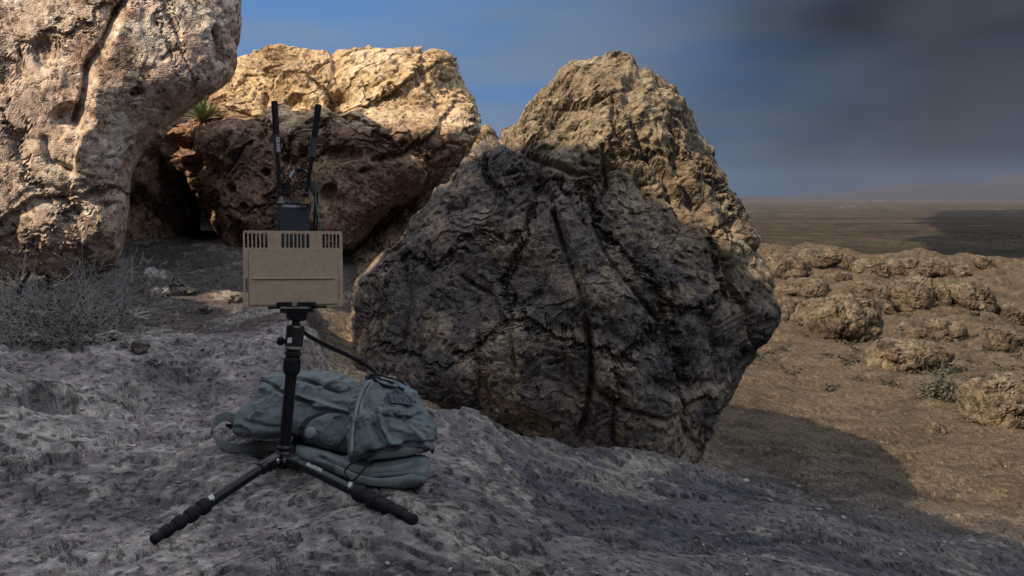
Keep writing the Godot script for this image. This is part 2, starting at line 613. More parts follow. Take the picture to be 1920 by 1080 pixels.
func ground_color(x: float, z: float, d: float) -> Color:
	var right := smoothstep(-0.9, 0.3, x)
	var s := x * 0.87 - z * 0.49
	var t := x * 0.49 + z * 0.87
	var far := smoothstep(4.2, 8.0, d) * right
	var a := n_mid.get_noise_3d(lerpf(x * 0.9, s * 0.6, right), 60.0, lerpf(z * 1.1, t * 2.4, right)) + 0.4 * n_mid.get_noise_3d(x * 6.0, 61.0, z * 6.0)
	var b := n_mid.get_noise_3d(lerpf(x * 1.3, s * 0.9, right), 70.0, lerpf(z * 1.4, t * 3.6, right)) + 0.5 * n_mid.get_noise_3d(x * 9.0, 71.0, z * 9.0)
	var c0 := Color(0.345, 0.295, 0.30).lerp(Color(0.155, 0.142, 0.158), right).lerp(Color(0.165, 0.122, 0.078), far)
	var c1 := Color(0.24, 0.205, 0.21).lerp(Color(0.118, 0.108, 0.124), right).lerp(Color(0.125, 0.09, 0.058), far)
	var pale := Color(0.50, 0.44, 0.40).lerp(Color(0.34, 0.295, 0.25), right).lerp(Color(0.215, 0.162, 0.105), far)
	var dark := Color(0.15, 0.135, 0.135).lerp(Color(0.085, 0.084, 0.095), right).lerp(Color(0.11, 0.078, 0.052), far)
	var c := mixed(c0, c1, 0.5 + 1.3 * n_mid.get_noise_3d(x * 1.7, 80.0, z * 1.7))
	c = mixed(c, dark, smoothstep(0.02, 0.28, a) * 0.8)
	c = mixed(c, pale, smoothstep(0.14, 0.30, b) * 0.85)
	# each flake weathers to its own tone
	var tone := absf(sin(floorf(flake(x, z, s, t, smoothstep(-0.6, 0.6, x))) * 12.9898 + 4.0))
	c = mixed(c * 0.86, pale, tone * tone * 0.38)
	# paler tan in the dip behind the slab
	var xs := -0.275 * clampf(-z, 2.0, 8.0) + 0.16 * n_low.get_noise_2d(x * 0.9 + 4.0, z * 1.1)
	var dip := smoothstep(crest(x) - 0.2, crest(x) - 0.8, z) * smoothstep(xs - 0.1, xs + 0.2, x) * (1.0 - smoothstep(1.0, 2.0, x))
	c = mixed(c, Color(0.48, 0.36, 0.23), dip * 0.8)
	# the shade painted on the bed under the overhang
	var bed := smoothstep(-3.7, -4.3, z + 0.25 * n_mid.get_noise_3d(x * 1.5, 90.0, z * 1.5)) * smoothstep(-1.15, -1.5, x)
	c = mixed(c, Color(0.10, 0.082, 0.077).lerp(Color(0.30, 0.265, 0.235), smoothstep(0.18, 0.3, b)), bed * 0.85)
	c *= 1.0 + 0.45 * n_low.get_noise_3d(x * 24.0, 81.0, z * 24.0)
	return Color(clampf(c.r, 0, 1), clampf(c.g, 0, 1), clampf(c.b, 0, 1))


func make_ground() -> ArrayMesh:
	var across := PackedFloat32Array()
	for i in 24:
		across.append(-4.0 + 3.28 * pow(i / 24.0, 0.6))
	for i in 700:
		across.append(-0.72 + 1.44 * i / 699.0)
	for i in 24:
		across.append(0.72 + 3.28 * (1.0 - pow(1.0 - (i + 1) / 24.0, 0.6)))
	var rows := 900
	var rp := []
	var rc := []
	rp.resize(rows)
	rc.resize(rows)
	var work := func(i: int) -> void:
		var pa := PackedVector3Array()
		var ca := PackedColorArray()
		pa.resize(across.size())
		ca.resize(across.size())
		var dist := 1.15 * pow(230.0 / 1.15, pow(float(i) / (rows - 1), 1.4))
		for j in across.size():
			var x := across[j] * dist
			pa[j] = Vector3(x, ground(x, -dist), -dist)
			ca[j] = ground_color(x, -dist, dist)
		rp[i] = pa
		rc[i] = ca
	var id := WorkerThreadPool.add_group_task(work, rows)
	WorkerThreadPool.wait_for_group_task_completion(id)
	return sheet(rp, rc, false)


# the same rock where the photographer stands and behind
func make_ground_behind() -> ArrayMesh:
	var rp := []
	var rc := []
	for i in 60:
		var pa := PackedVector3Array()
		var ca := PackedColorArray()
		var z := -1.15 + 13.0 * pow(i / 59.0, 1.6)
		for j in 90:
			var x := lerpf(-4.6 - 12.0 * (i / 59.0), 4.6 + 20.0 * (i / 59.0), j / 89.0)
			pa.append(Vector3(x, ground(x, z) - (0.0 if i else 0.004), z))
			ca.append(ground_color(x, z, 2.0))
		rp.append(pa)
		rc.append(ca)
	return sheet(rp, rc, false)


func _ready() -> void:
	view = Basis(Vector3.RIGHT, -PITCH)
	var camera := Camera3D.new()
	camera.name = "camera"
	camera.position = EYE
	camera.basis = view
	camera.fov = rad_to_deg(2.0 * atan(540.0 / F))
	camera.near = 0.05
	camera.far = 30000.0
	add_child(camera)
	var env := Environment.new()
	env.background_mode = Environment.BG_SKY
	env.sky = Sky.new()
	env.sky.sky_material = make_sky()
	env.tonemap_mode = Environment.TONE_MAPPER_LINEAR
	env.tonemap_exposure = 2.2
	env.fog_enabled = true
	env.fog_light_color = Color(0.55, 0.60, 0.68)
	env.fog_density = 0.00001
	env.sdfgi_enabled = true
	env.ssao_enabled = true
	env.ssil_enabled = true
	var we := WorldEnvironment.new()
	we.name = "environment"
	we.environment = env
	add_child(we)
	var sun := DirectionalLight3D.new()
	sun.name = "sun"
	sun.light_energy = 0.86
	sun.light_color = Color(1.0, 0.90, 0.76)
	sun.light_angular_distance = 0.5
	sun.shadow_enabled = true
	add_child(sun)
	sun.look_at_from_position(Vector3.ZERO, -sun_dir(), Vector3.UP)
	make_noises()
	make_textures()
	var t0 := Time.get_ticks_msec()
	var ground_mat := rock_material(0.8, 0.9)
	# the pothole at the left, the undercut ledge above it
	ground_marks = [[-1.60, -2.62, 0.10, 0.115, 0.075, 0.0], [-2.05, -3.28, 0.36, 0.10, 0.10, 0.08], [-2.1, -3.0, 0.1, 0.05, 0.03, 0.3]]
	tag(put("rock_ground", make_ground(), ground_mat), "bare weathered rock slab sloping down to the right under everything", "", "", "structure")
	tag(put("rock_ground", make_ground_behind(), ground_mat), "bare rock on which the photographer stands, behind the picture's lower edge", "", "", "structure")
	print("ground ", Time.get_ticks_msec() - t0)
	build_plain()
	build_shade_cloud()
	build_rocks()
	build_field()
	build_kit()
	build_plants()
	build_scatter()
	print("rocks ", Time.get_ticks_msec() - t0)


func build_plain() -> void:
	var rp := []
	var rc := []
	for i in 260:
		var pa := PackedVector3Array()
		var ca := PackedColorArray()
		var d := 120.0 * pow(14000.0 / 120.0, i / 259.0)
		for j in 300:
			var a := lerpf(-1.6, 1.6, j / 299.0)
			var x := a * d
			var z := -d
			var t := x * 0.2 - z
			var c := Color(0.044, 0.035, 0.026)
			var b := n_mid.get_noise_2d(x * 0.0011, t * 0.006)
			c = mixed(c, Color(0.034, 0.029, 0.022), smoothstep(-0.05, 0.15, b))
			c = mixed(c, Color(0.072, 0.058, 0.043), smoothstep(0.2, 0.4, n_mid.get_noise_2d(x * 0.0022 + 50.0, t * 0.006)) * 0.5)
			c *= 1.0 + 0.7 * n_mid.get_noise_2d(x * 0.02, t * 0.05)
			pa.append(Vector3(x, -40.0 + 1.5 * n_low.get_noise_2d(x * 0.004, z * 0.004), z))
			ca.append(c)
		rp.append(pa)
		rc.append(ca)
	var m := StandardMaterial3D.new()
	m.vertex_color_use_as_albedo = true
	m.roughness = 1.0
	m.metallic_specular = 0.1
	tag(put("desert_plain", sheet(rp, rc, false), m), "wide brown desert plain reaching to the horizon", "", "", "structure")
	# the far range
	rp = []
	rc = []
	for i in 24:
		var pa := PackedVector3Array()
		var ca := PackedColorArray()
		var across := float(i) / 23.0
		for j in 240:
			var a := lerpf(-0.4, 1.6, j / 239.0)
			var top := 60.0 + 420.0 * smoothstep(0.32, 0.75, a) + 130.0 * n_mid.get_noise_1d(a * 4.0) * smoothstep(0.2, 0.6, a)
			var prof := sin(across * PI)
			var z := -10500.0 - 3000.0 * across
			pa.append(Vector3(a * -z, -42.0 + top * pow(prof, 0.8) * (0.85 + 0.3 * n_mid.get_noise_2d(a * 30.0, across * 3.0)), z))
			ca.append(Color(0.028, 0.027, 0.027))
		rp.append(pa)
		rc.append(ca)
	tag(put("hills", sheet(rp, rc, false), m), "low hazy range of hills on the horizon at the right", "", "", "structure")


func add_rock(called: String, s: Dictionary, g: Dictionary, m: Material, label: String, category := "boulder", group := "") -> MeshInstance3D:
	s.disp = func(p: Vector3, n: Vector3, q: Vector2) -> float: return rough(p, g)
	s.paint = g.get("paint", func(p: Vector3, n: Vector3, q: Vector2) -> Color: return stone(p, g))
	var o := put(called, solid(s), m)
	tag(o, label, category, group)
	return o


func build_rocks() -> void:
	var mat := rock_material(0.4, 3.0)
	# the great leaning boulder in the middle
	var s := outlined([1155, 76, 1190, 92, 1202, 120, 1240, 122, 1282, 132, 1300, 165, 1302, 205, 1312, 240, 1336, 290, 1357, 345, 1377, 410, 1402, 470, 1437, 520, 1452, 560, 1457, 592, 1430, 632,
		1385, 692, 1340, 752, 1298, 812, 1262, 862, 1222, 890, 1170, 892, 1100, 880, 1000, 870, 880, 830, 760, 780, 690, 730, 662, 670, 652, 600, 650, 520, 678, 490, 738, 430, 798, 375, 868, 312, 928, 245, 963, 220, 980, 176, 1008, 142, 1044, 116, 1076, 84, 1116, 78],
		1060, 520, 6.0, 820, 0.965, 1)
	s.merge({"front": 0.95, "back": 1.5, "nf": 300, "nb": 50, "a": 0.7, "b": 0.8, "tilt": Vector2(0.05, -0.22)})
	s.marks = [line([1040, 400, 1070, 480, 1085, 530, 1100, 600, 1105, 660, 1112, 720, 1100, 790, 1085, 830], 6, -0.10), step([1085, 860, 1112, 720, 1105, 640, 1085, 540, 1050, 420], 5, 0.07, 60),
		line([1110, 420, 1130, 470, 1180, 540, 1235, 600], 4, -0.04), line([735, 500, 745, 560, 740, 640], 10, -0.04), step([740, 640, 745, 560, 725, 500], 6, -0.07, 60),
		line([860, 520, 920, 560, 960, 620, 970, 680], 5, -0.05), line([1110, 720, 1170, 770, 1250, 785, 1330, 750], 6, -0.05), line([920, 250, 1000, 300, 1080, 330, 1160, 310], 6, -0.06),
		line([1050, 190, 1110, 200, 1180, 180], 5, -0.07), line([1190, 260, 1250, 330, 1290, 420], 6, -0.06), line([1130, 280, 1135, 350, 1110, 400], 5, -0.06), line([1260, 300, 1330, 420, 1400, 560], 7, -0.07)]
	var g := {"s": 1.3, "k": 0.13, "seed": 5.0, "c0": Color(0.36, 0.29, 0.20), "c1": Color(0.28, 0.22, 0.155), "c2": Color(0.20, 0.155, 0.115), "c3": Color(0.40, 0.33, 0.24)}
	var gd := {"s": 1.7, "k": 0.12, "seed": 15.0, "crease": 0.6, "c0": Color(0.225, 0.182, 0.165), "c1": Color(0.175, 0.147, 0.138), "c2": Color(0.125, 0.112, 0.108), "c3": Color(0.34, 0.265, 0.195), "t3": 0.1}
	# varnish plus the cast shadow painted into the colour lower left, bare stone above
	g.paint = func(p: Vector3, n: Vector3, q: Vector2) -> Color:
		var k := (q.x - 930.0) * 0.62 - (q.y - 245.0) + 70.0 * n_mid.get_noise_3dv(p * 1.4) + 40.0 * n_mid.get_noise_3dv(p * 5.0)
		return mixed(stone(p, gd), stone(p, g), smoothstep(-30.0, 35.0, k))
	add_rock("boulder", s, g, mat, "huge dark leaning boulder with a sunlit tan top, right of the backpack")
	# the overhanging boulder at the left
	s = outlined([424, 0, 414, 60, 397, 128, 378, 156, 312, 192, 276, 228, 252, 268, 232, 310, 226, 370, 214, 450, 204, 474, 140, 494, 60, 503, 0, 510, -150, 525, -400, 520, -650, 300, -750, -100, -600, -300, -150, -360, 200, -310, 370, -200, 428, -60],
		60, 60, 6.6, 760, 0.955)
	s.merge({"front": 1.1, "back": 1.3, "nf": 260, "nb": 40, "a": 0.55, "b": 0.55, "tilt": Vector2(0.5, -0.3)})
	s.marks = [line([235, 0, 205, 45, 190, 90, 165, 130, 155, 190, 145, 230], 8, -0.13), step([145, 260, 155, 190, 165, 130, 200, 60, 240, -10], 5, 0.08, 50), pit(135, 215, 45, 30, 0.10), pit(85, 100, 25, 40, 0.08),
		line([85, 260, 95, 300, 130, 320], 8, -0.06), step([0, 420, 60, 370, 120, 365, 170, 420], 8, -0.06, 60), pit(250, 170, 18, 14, 0.08), line([300, 110, 330, 95], 4, -0.04), pit(300, 190, 30, 14, 0.06), line([410, 60, 420, 110], 8, -0.08)]
	g = {"s": 0.9, "k": 0.10, "seed": 25.0, "facet": 0.4, "plate": 0.5, "c0": Color(0.86, 0.68, 0.555), "c1": Color(0.74, 0.56, 0.45), "c2": Color(0.50, 0.345, 0.26), "c3": Color(0.98, 0.84, 0.70), "t2": 0.2, "t3": 0.12}
	add_rock("boulder", s, g, mat, "massive overhanging tan and brown boulder filling the upper left corner")
	# the rock mass behind the mast
	s = outlined([265, 280, 300, 230, 345, 190, 400, 150, 435, 110, 500, 96, 560, 100, 610, 105, 650, 100, 700, 93, 760, 98, 785, 102, 794, 96, 822, 115, 832, 150, 862, 190, 876, 240, 862, 272, 820, 320, 770, 355, 700, 400, 650, 440, 560, 475, 460, 478, 420, 468, 380, 405, 320, 345],
		600, 270, 9.5, 720, 0.97)
	s.merge({"front": 1.3, "back": 2.2, "nf": 240, "nb": 40, "a": 0.7, "b": 0.7, "tilt": Vector2(0.35, -0.3)})
	s.bow = func(lu: float, lv: float) -> float: return 0.45 * smoothstep(0.1, 0.6, lv) * -1.0
	s.marks = [line([455, 260, 430, 300, 400, 350], 4, -0.10), line([500, 180, 470, 230, 440, 270], 5, -0.10), pit(325, 275, 20, 22, 0.18), pit(350, 310, 28, 30, 0.15), pit(500, 325, 10, 10, 0.1), pit(460, 385, 12, 9, 0.12), pit(430, 360, 12, 10, 0.1),
		pit(640, 290, 40, 18, 0.14), pit(680, 320, 12, 8, 0.12), pit(615, 360, 18, 22, 0.14), pit(640, 190, 34, 30, 0.2), pit(560, 200, 30, 20, 0.14), line([700, 300, 760, 290, 830, 240, 850, 200], 6, -0.1), step([720, 180, 660, 220, 600, 190, 540, 220, 470, 260], 8, 0.12, 40),
		line([615, 100, 640, 170, 650, 230], 6, -0.06), line([780, 100, 800, 160, 830, 200], 6, -0.1), pit(545, 300, 22, 14, 0.1), pit(570, 285, 12, 14, 0.1), pit(590, 235, 26, 18, 0.12)]
	g = {"s": 0.9, "k": 0.18, "seed": 35.0, "pits": 0.7, "c0": Color(0.80, 0.60, 0.37), "c1": Color(0.69, 0.49, 0.295), "c2": Color(0.50, 0.34, 0.20), "c3": Color(0.88, 0.70, 0.48), "t2": 0.2, "t3": 0.16}
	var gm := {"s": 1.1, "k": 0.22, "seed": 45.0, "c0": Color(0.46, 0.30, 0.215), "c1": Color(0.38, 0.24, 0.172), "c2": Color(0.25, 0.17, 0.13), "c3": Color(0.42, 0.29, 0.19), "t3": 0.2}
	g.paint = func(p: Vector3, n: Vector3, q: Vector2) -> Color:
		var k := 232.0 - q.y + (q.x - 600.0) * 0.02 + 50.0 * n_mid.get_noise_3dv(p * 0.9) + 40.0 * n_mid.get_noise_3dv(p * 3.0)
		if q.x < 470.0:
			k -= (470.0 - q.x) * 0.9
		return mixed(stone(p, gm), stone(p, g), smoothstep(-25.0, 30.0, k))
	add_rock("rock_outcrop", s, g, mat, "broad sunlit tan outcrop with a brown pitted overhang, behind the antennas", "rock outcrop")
	# the sandy face under it
	s = outlined([560, 760, 575, 640, 600, 560, 640, 470, 700, 385, 790, 300, 870, 250, 950, 250, 1000, 400, 960, 600, 860, 760], 760, 520, 9.2, 400, 1.0)
	s.merge({"front": 0.7, "back": 1.5, "nf": 140, "nb": 20, "tilt": Vector2(0.1, -0.75)})
	g = {"s": 1.3, "k": 0.14, "seed": 55.0, "c0": Color(0.50, 0.36, 0.22), "c1": Color(0.42, 0.30, 0.19), "c2": Color(0.30, 0.21, 0.14), "c3": Color(0.58, 0.45, 0.31), "t2": 0.2}
	add_rock("rock_slope", s, g, mat, "sandy tan rock face squeezed between the outcrop and the dark leaning boulder", "rock face")
	# rock that closes the back of the hollow
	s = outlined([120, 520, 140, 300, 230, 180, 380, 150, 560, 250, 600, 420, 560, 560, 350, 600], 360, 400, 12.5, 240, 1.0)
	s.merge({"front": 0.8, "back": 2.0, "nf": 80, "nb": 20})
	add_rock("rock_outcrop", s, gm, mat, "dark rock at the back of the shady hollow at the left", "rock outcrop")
	# a rock added behind the overhanging boulder to keep the left ground in shade
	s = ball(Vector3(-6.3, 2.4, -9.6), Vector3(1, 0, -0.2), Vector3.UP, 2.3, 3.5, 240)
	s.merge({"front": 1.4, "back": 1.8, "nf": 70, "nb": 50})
	add_rock("rock_outcrop", s, gm, mat, "brown rock added behind the overhanging boulder to shade the left ground", "rock outcrop")
	# the small far one in the notch
	s = outlined([870, 300, 890, 255, 905, 238, 925, 240, 950, 280, 960, 340, 900, 350], 915, 300, 14.0, 200, 1.0)
	s.merge({"front": 0.5, "back": 1.0, "nf": 60, "nb": 20})
	add_rock("rock_outcrop", s, g, mat, "small pale rock glimpsed in the notch between the outcrop and the leaning boulder", "rock outcrop")
	var along := Vector3(0.559, 0, 0.829)
	# an added rock out of view at left, shading the ground under the overhang
	s = ball(Vector3(-5.5, 2.2, -3.4), along, Vector3.UP, 1.3, 2.35, 160, 3.0)
	s.merge({"front": 0.8, "back": 1.0, "nf": 50, "nb": 40})
	add_rock("boulder", s, g, mat, "tan boulder added beyond the left edge of the view to shade the ground")
	# the cliff beside the photographer that shades the foreground
	s = ball(along * -1.75 + Vector3(0.829, 0, -0.559) * -5.5 + Vector3(0, 4.6, 0), along * 0.984 + Vector3.UP * 0.178, Vector3.UP * 0.984 - along * 0.178, 3.2, 5.85, 300, 5.0)
	s.merge({"front": 1.6, "back": 2.4, "nf": 70, "nb": 70, "a": 0.6, "b": 0.8})
	g = {"s": 0.8, "k": 0.16, "seed": 65.0, "c0": Color(0.50, 0.36, 0.25), "c1": Color(0.40, 0.28, 0.195), "c2": Color(0.25, 0.165, 0.115), "c3": Color(0.60, 0.47, 0.35)}
	add_rock("rock_wall", s, g, mat, "tall tan rock wall left of the photographer that shades the foreground", "rock wall")


# a solid cloud added out of view to darken the ground at the right
func build_shade_cloud() -> void:
	var along := Vector3(0.46, 0, -0.89).normalized()
	var over := Vector3(0.89, 0, 0.46).normalized()
	var sun := sun_dir()
	var flat := Vector2(sun.dot(over), sun.y).normalized()
	var out := Vector2(flat.y, -flat.x)
	var c := SHADE_CLOUD_EDGE + sun * SHADE_CLOUD_FAR + along * 800.0
	c += (over * out.x + Vector3.UP * out.y) * Vector2(330.0 * out.x, 60.0 * out.y).length()
	var grey := plain_material(Color(0.75, 0.76, 0.78), 1.0)
	var s := ball(c, along, -over, 2100.0, 330.0, 160)
	s.merge({"front": 60.0, "back": 60.0, "nf": 60, "nb": 60, "a": 1.0, "b": 1.0})
	s.disp = func(p: Vector3, n: Vector3, q: Vector2) -> float: return n_mid.get_noise_3dv(p * 0.02) * 2.0 + n_mid.get_noise_3dv(p * 0.004) * 300.0 * smoothstep(100.0, -900.0, p.z)
	tag(put("cloud", solid(s), grey), "long grey cloud added out of view to shade the slope at the right", "", "", "structure")


const SHADE_CLOUD_EDGE := Vector3(5.8, -0.5, -6.0)
const SHADE_CLOUD_FAR := 1000.0


# ---------------------------------------------------------------- small shapes
func begin() -> SurfaceTool:
	var st := SurfaceTool.new()
	st.begin(Mesh.PRIMITIVE_TRIANGLES)
	return st


func tri(st: SurfaceTool, a: Vector3, b: Vector3, c: Vector3, na: Vector3, nb: Vector3, nc: Vector3) -> void:
	if (c - a).cross(b - a).dot(na + nb + nc) < 0.0:
		var t := b
		b = c
		c = t
		t = nb
		nb = nc
		nc = t
	st.set_normal(na)
	st.add_vertex(a)
	st.set_normal(nb)
	st.add_vertex(b)
	st.set_normal(nc)
	st.add_vertex(c)


func quad(st: SurfaceTool, a: Vector3, b: Vector3, c: Vector3, d: Vector3, n: Vector3) -> void:
	tri(st, a, b, c, n, n, n)
	tri(st, a, c, d, n, n, n)


# a round bar through points, with a radius at each; doubled points make a sharp shoulder
func bar(st: SurfaceTool, pts: Array, rads: Array, sides := 14, flat := 1.0, lie := Vector3.ZERO) -> void:
	var rings := []
	var norms := []
	var n := pts.size()
	var last := Vector3.ZERO
	for i in n:
		var a: Vector3 = pts[maxi(i - 1, 0)]
		var b: Vector3 = pts[mini(i + 1, n - 1)]
		var dir := (b - a).normalized() if a.distance_to(b) > 1e-6 else Vector3.UP
		var x := last
		if lie != Vector3.ZERO:
			x = lie
		elif x == Vector3.ZERO:
			x = Vector3.RIGHT if absf(dir.x) < 0.8 else Vector3.UP
		x = (x - dir * x.dot(dir)).normalized()
		last = x
		var y := dir.cross(x)
		var ring := PackedVector3Array()
		var norm := PackedVector3Array()
		for j in sides:
			var t := TAU * j / sides
			ring.append(pts[i] + x * cos(t) * rads[i] + y * sin(t) * rads[i] * flat)
			norm.append((x * cos(t) * flat + y * sin(t)).normalized())
		rings.append(ring)
		norms.append(norm)
	for i in n - 1:
		var along: Vector3 = pts[i + 1] - pts[i]
		var slope: Vector3 = along.normalized() * ((rads[i] - rads[i + 1]) / maxf(along.length(), 1e-5))
		if absf(rads[i] - rads[i + 1]) > along.length() * 1.5:
			slope = slope.limit_length(20.0)
		for j in sides:
			var k := (j + 1) % sides
			var n0: Vector3 = (norms[i][j] + slope).normalized()
			var n1: Vector3 = (norms[i][k] + slope).normalized()
			var n2: Vector3 = (norms[i + 1][k] + slope).normalized()
			var n3: Vector3 = (norms[i + 1][j] + slope).normalized()
			tri(st, rings[i][j], rings[i][k], rings[i + 1][k], n0, n1, n2)
			tri(st, rings[i][j], rings[i + 1][k], rings[i + 1][j], n0, n2, n3)
	for e in [0, n - 1]:
		var cap: Vector3 = (pts[0] - pts[1]).normalized() if e == 0 else (pts[n - 1] - pts[n - 2]).normalized()
		for j in sides:
			tri(st, pts[e], rings[e][j], rings[e][(j + 1) % sides], cap, cap, cap)


# a turned part: pairs of (distance along the axis, radius)
func turned(st: SurfaceTool, at: Vector3, axis: Vector3, prof: Array, sides := 24) -> void:
	var pts := []
	var rads := []
	for i in range(0, prof.size(), 2):
		pts.append(at + axis * (prof[i] + i * 1e-6))
		rads.append(prof[i + 1])
	bar(st, pts, rads, sides)


func curve(list: Array, count: int) -> Array:
	var out := []
	var n := list.size()
	for i in count:
		var t := float(i) / (count - 1) * (n - 1)
		var k := mini(int(t), n - 2)
		var p0: Vector3 = list[maxi(k - 1, 0)]
		var p1: Vector3 = list[k]
		var p2: Vector3 = list[k + 1]
		var p3: Vector3 = list[mini(k + 2, n - 1)]
		out.append(p1.cubic_interpolate(p2, p0, p3, t - k))
	return out


func same(v: float, n: int) -> Array:
	var a := []
	a.resize(n)
	a.fill(v)
	return a


# a plate: an outline in the plane (u, v) at o, thick along n, its rims bevelled
func plate(st: SurfaceTool, o: Vector3, u: Vector3, v: Vector3, n: Vector3, outline: PackedVector2Array, thick: float, bevel: float) -> void:
	var inner: PackedVector2Array = outline
	if bevel > 0.0:
		var shrunk := Geometry2D.offset_polygon(outline, -bevel, Geometry2D.JOIN_MITER)
		if shrunk.size() and shrunk[0].size() == outline.size():
			var best := 0
			for i in shrunk[0].size():
				if shrunk[0][i].distance_to(outline[0]) < shrunk[0][best].distance_to(outline[0]):
					best = i
			inner = PackedVector2Array()
			var back := Geometry2D.is_polygon_clockwise(shrunk[0]) != Geometry2D.is_polygon_clockwise(outline)
			for i in outline.size():
				inner.append(shrunk[0][(best + (outline.size() - i if back else i)) % outline.size()])
		else:
			bevel = 0.0
	var put3 := func(q: Vector2, h: float) -> Vector3: return o + u * q.x + v * q.y + n * h
	var m := outline.size()
	var sgn := -1.0 if Geometry2D.is_polygon_clockwise(outline) else 1.0
	for i in m:
		var k := (i + 1) % m
		var e := (outline[k] - outline[i]).normalized()
		var side := (u * e.y - v * e.x) * sgn
		quad(st, put3.call(outline[i], bevel), put3.call(outline[k], bevel), put3.call(outline[k], thick - bevel), put3.call(outline[i], thick - bevel), side)
		if bevel > 0.0:
			quad(st, put3.call(outline[i], thick - bevel), put3.call(outline[k], thick - bevel), put3.call(inner[k], thick), put3.call(inner[i], thick), (side + n).normalized())
			quad(st, put3.call(outline[i], bevel), put3.call(outline[k], bevel), put3.call(inner[k], 0.0), put3.call(inner[i], 0.0), (side - n).normalized())
	var t := Geometry2D.triangulate_polygon(inner)
	for i in range(0, t.size(), 3):
		tri(st, put3.call(inner[t[i]], thick), put3.call(inner[t[i + 1]], thick), put3.call(inner[t[i + 2]], thick), n, n, n)
		tri(st, put3.call(inner[t[i]], 0.0), put3.call(inner[t[i + 1]], 0.0), put3.call(inner[t[i + 2]], 0.0), -n, -n, -n)


func rounded(x0: float, y0: float, x1: float, y1: float, r: float, seg := 4) -> PackedVector2Array:
	var a := PackedVector2Array()
	for c in [[x1 - r, y0 + r, -PI / 2], [x1 - r, y1 - r, 0.0], [x0 + r, y1 - r, PI / 2], [x0 + r, y0 + r, PI]]:
		for i in seg + 1:
			a.append(Vector2(c[0], c[1]) + Vector2.from_angle(c[2] + PI / 2 * i / seg) * r)
	return a


func block(st: SurfaceTool, c: Vector3, u: Vector3, v: Vector3, w: Vector3, hu: float, hv: float, hw: float, bevel := 0.0) -> void:
	plate(st, c - w * hw, u, v, w, PackedVector2Array([Vector2(-hu, -hv), Vector2(hu, -hv), Vector2(hu, hv), Vector2(-hu, hv)]), 2.0 * hw, bevel)


# where the sight line through a point of the photograph meets the rock
func drop(px: float, py: float) -> Vector3:
	var r := ray(px, py)
	var d := 1.2
	while d < 400.0:
		var p := EYE + r * d
		if p.y < ground(p.x, p.z):
			var lo := d / 1.01
			var hi := d
			for i in 14:
				var mid := (lo + hi) / 2.0
				p = EYE + r * mid
				if p.y < ground(p.x, p.z):
					hi = mid
				else:
					lo = mid
			return EYE + r * hi
		d *= 1.01
	return EYE + r * 60.0


# the point of a mesh that is seen at a place in the photograph
func seen_on(mesh: Mesh, px: float, py: float) -> Vector3:
	var best := EYE + ray(px, py) * 9.0
	var score := 1e9
	for p in mesh.surface_get_arrays(0)[Mesh.ARRAY_VERTEX]:
		var q := pix(p)
		var off := q.distance_to(Vector2(px, py))
		if off < 9.0:
			var s: float = p.distance_to(EYE) + off * 0.02
			if s < score:
				score = s
				best = p
	return best


func lettering(called: String, text: String, at: Vector3, u: Vector3, v: Vector3, n: Vector3, high: float, m: Material, parent: Node3D, bold := true) -> void:
	var t := TextMesh.new()
	var f := SystemFont.new()
	f.font_names = PackedStringArray(["Droid Sans"])
	f.font_weight = 700 if bold else 400
	t.font = f
	t.text = text
	t.font_size = 32
	t.pixel_size = high / 23.0
	t.depth = 0.0012
	var o := put(called, t, m, parent)
	o.transform = Transform3D(Basis(u, v, n), at + n * 0.0004 - (parent.position if parent.get_parent() == self else Vector3.ZERO))


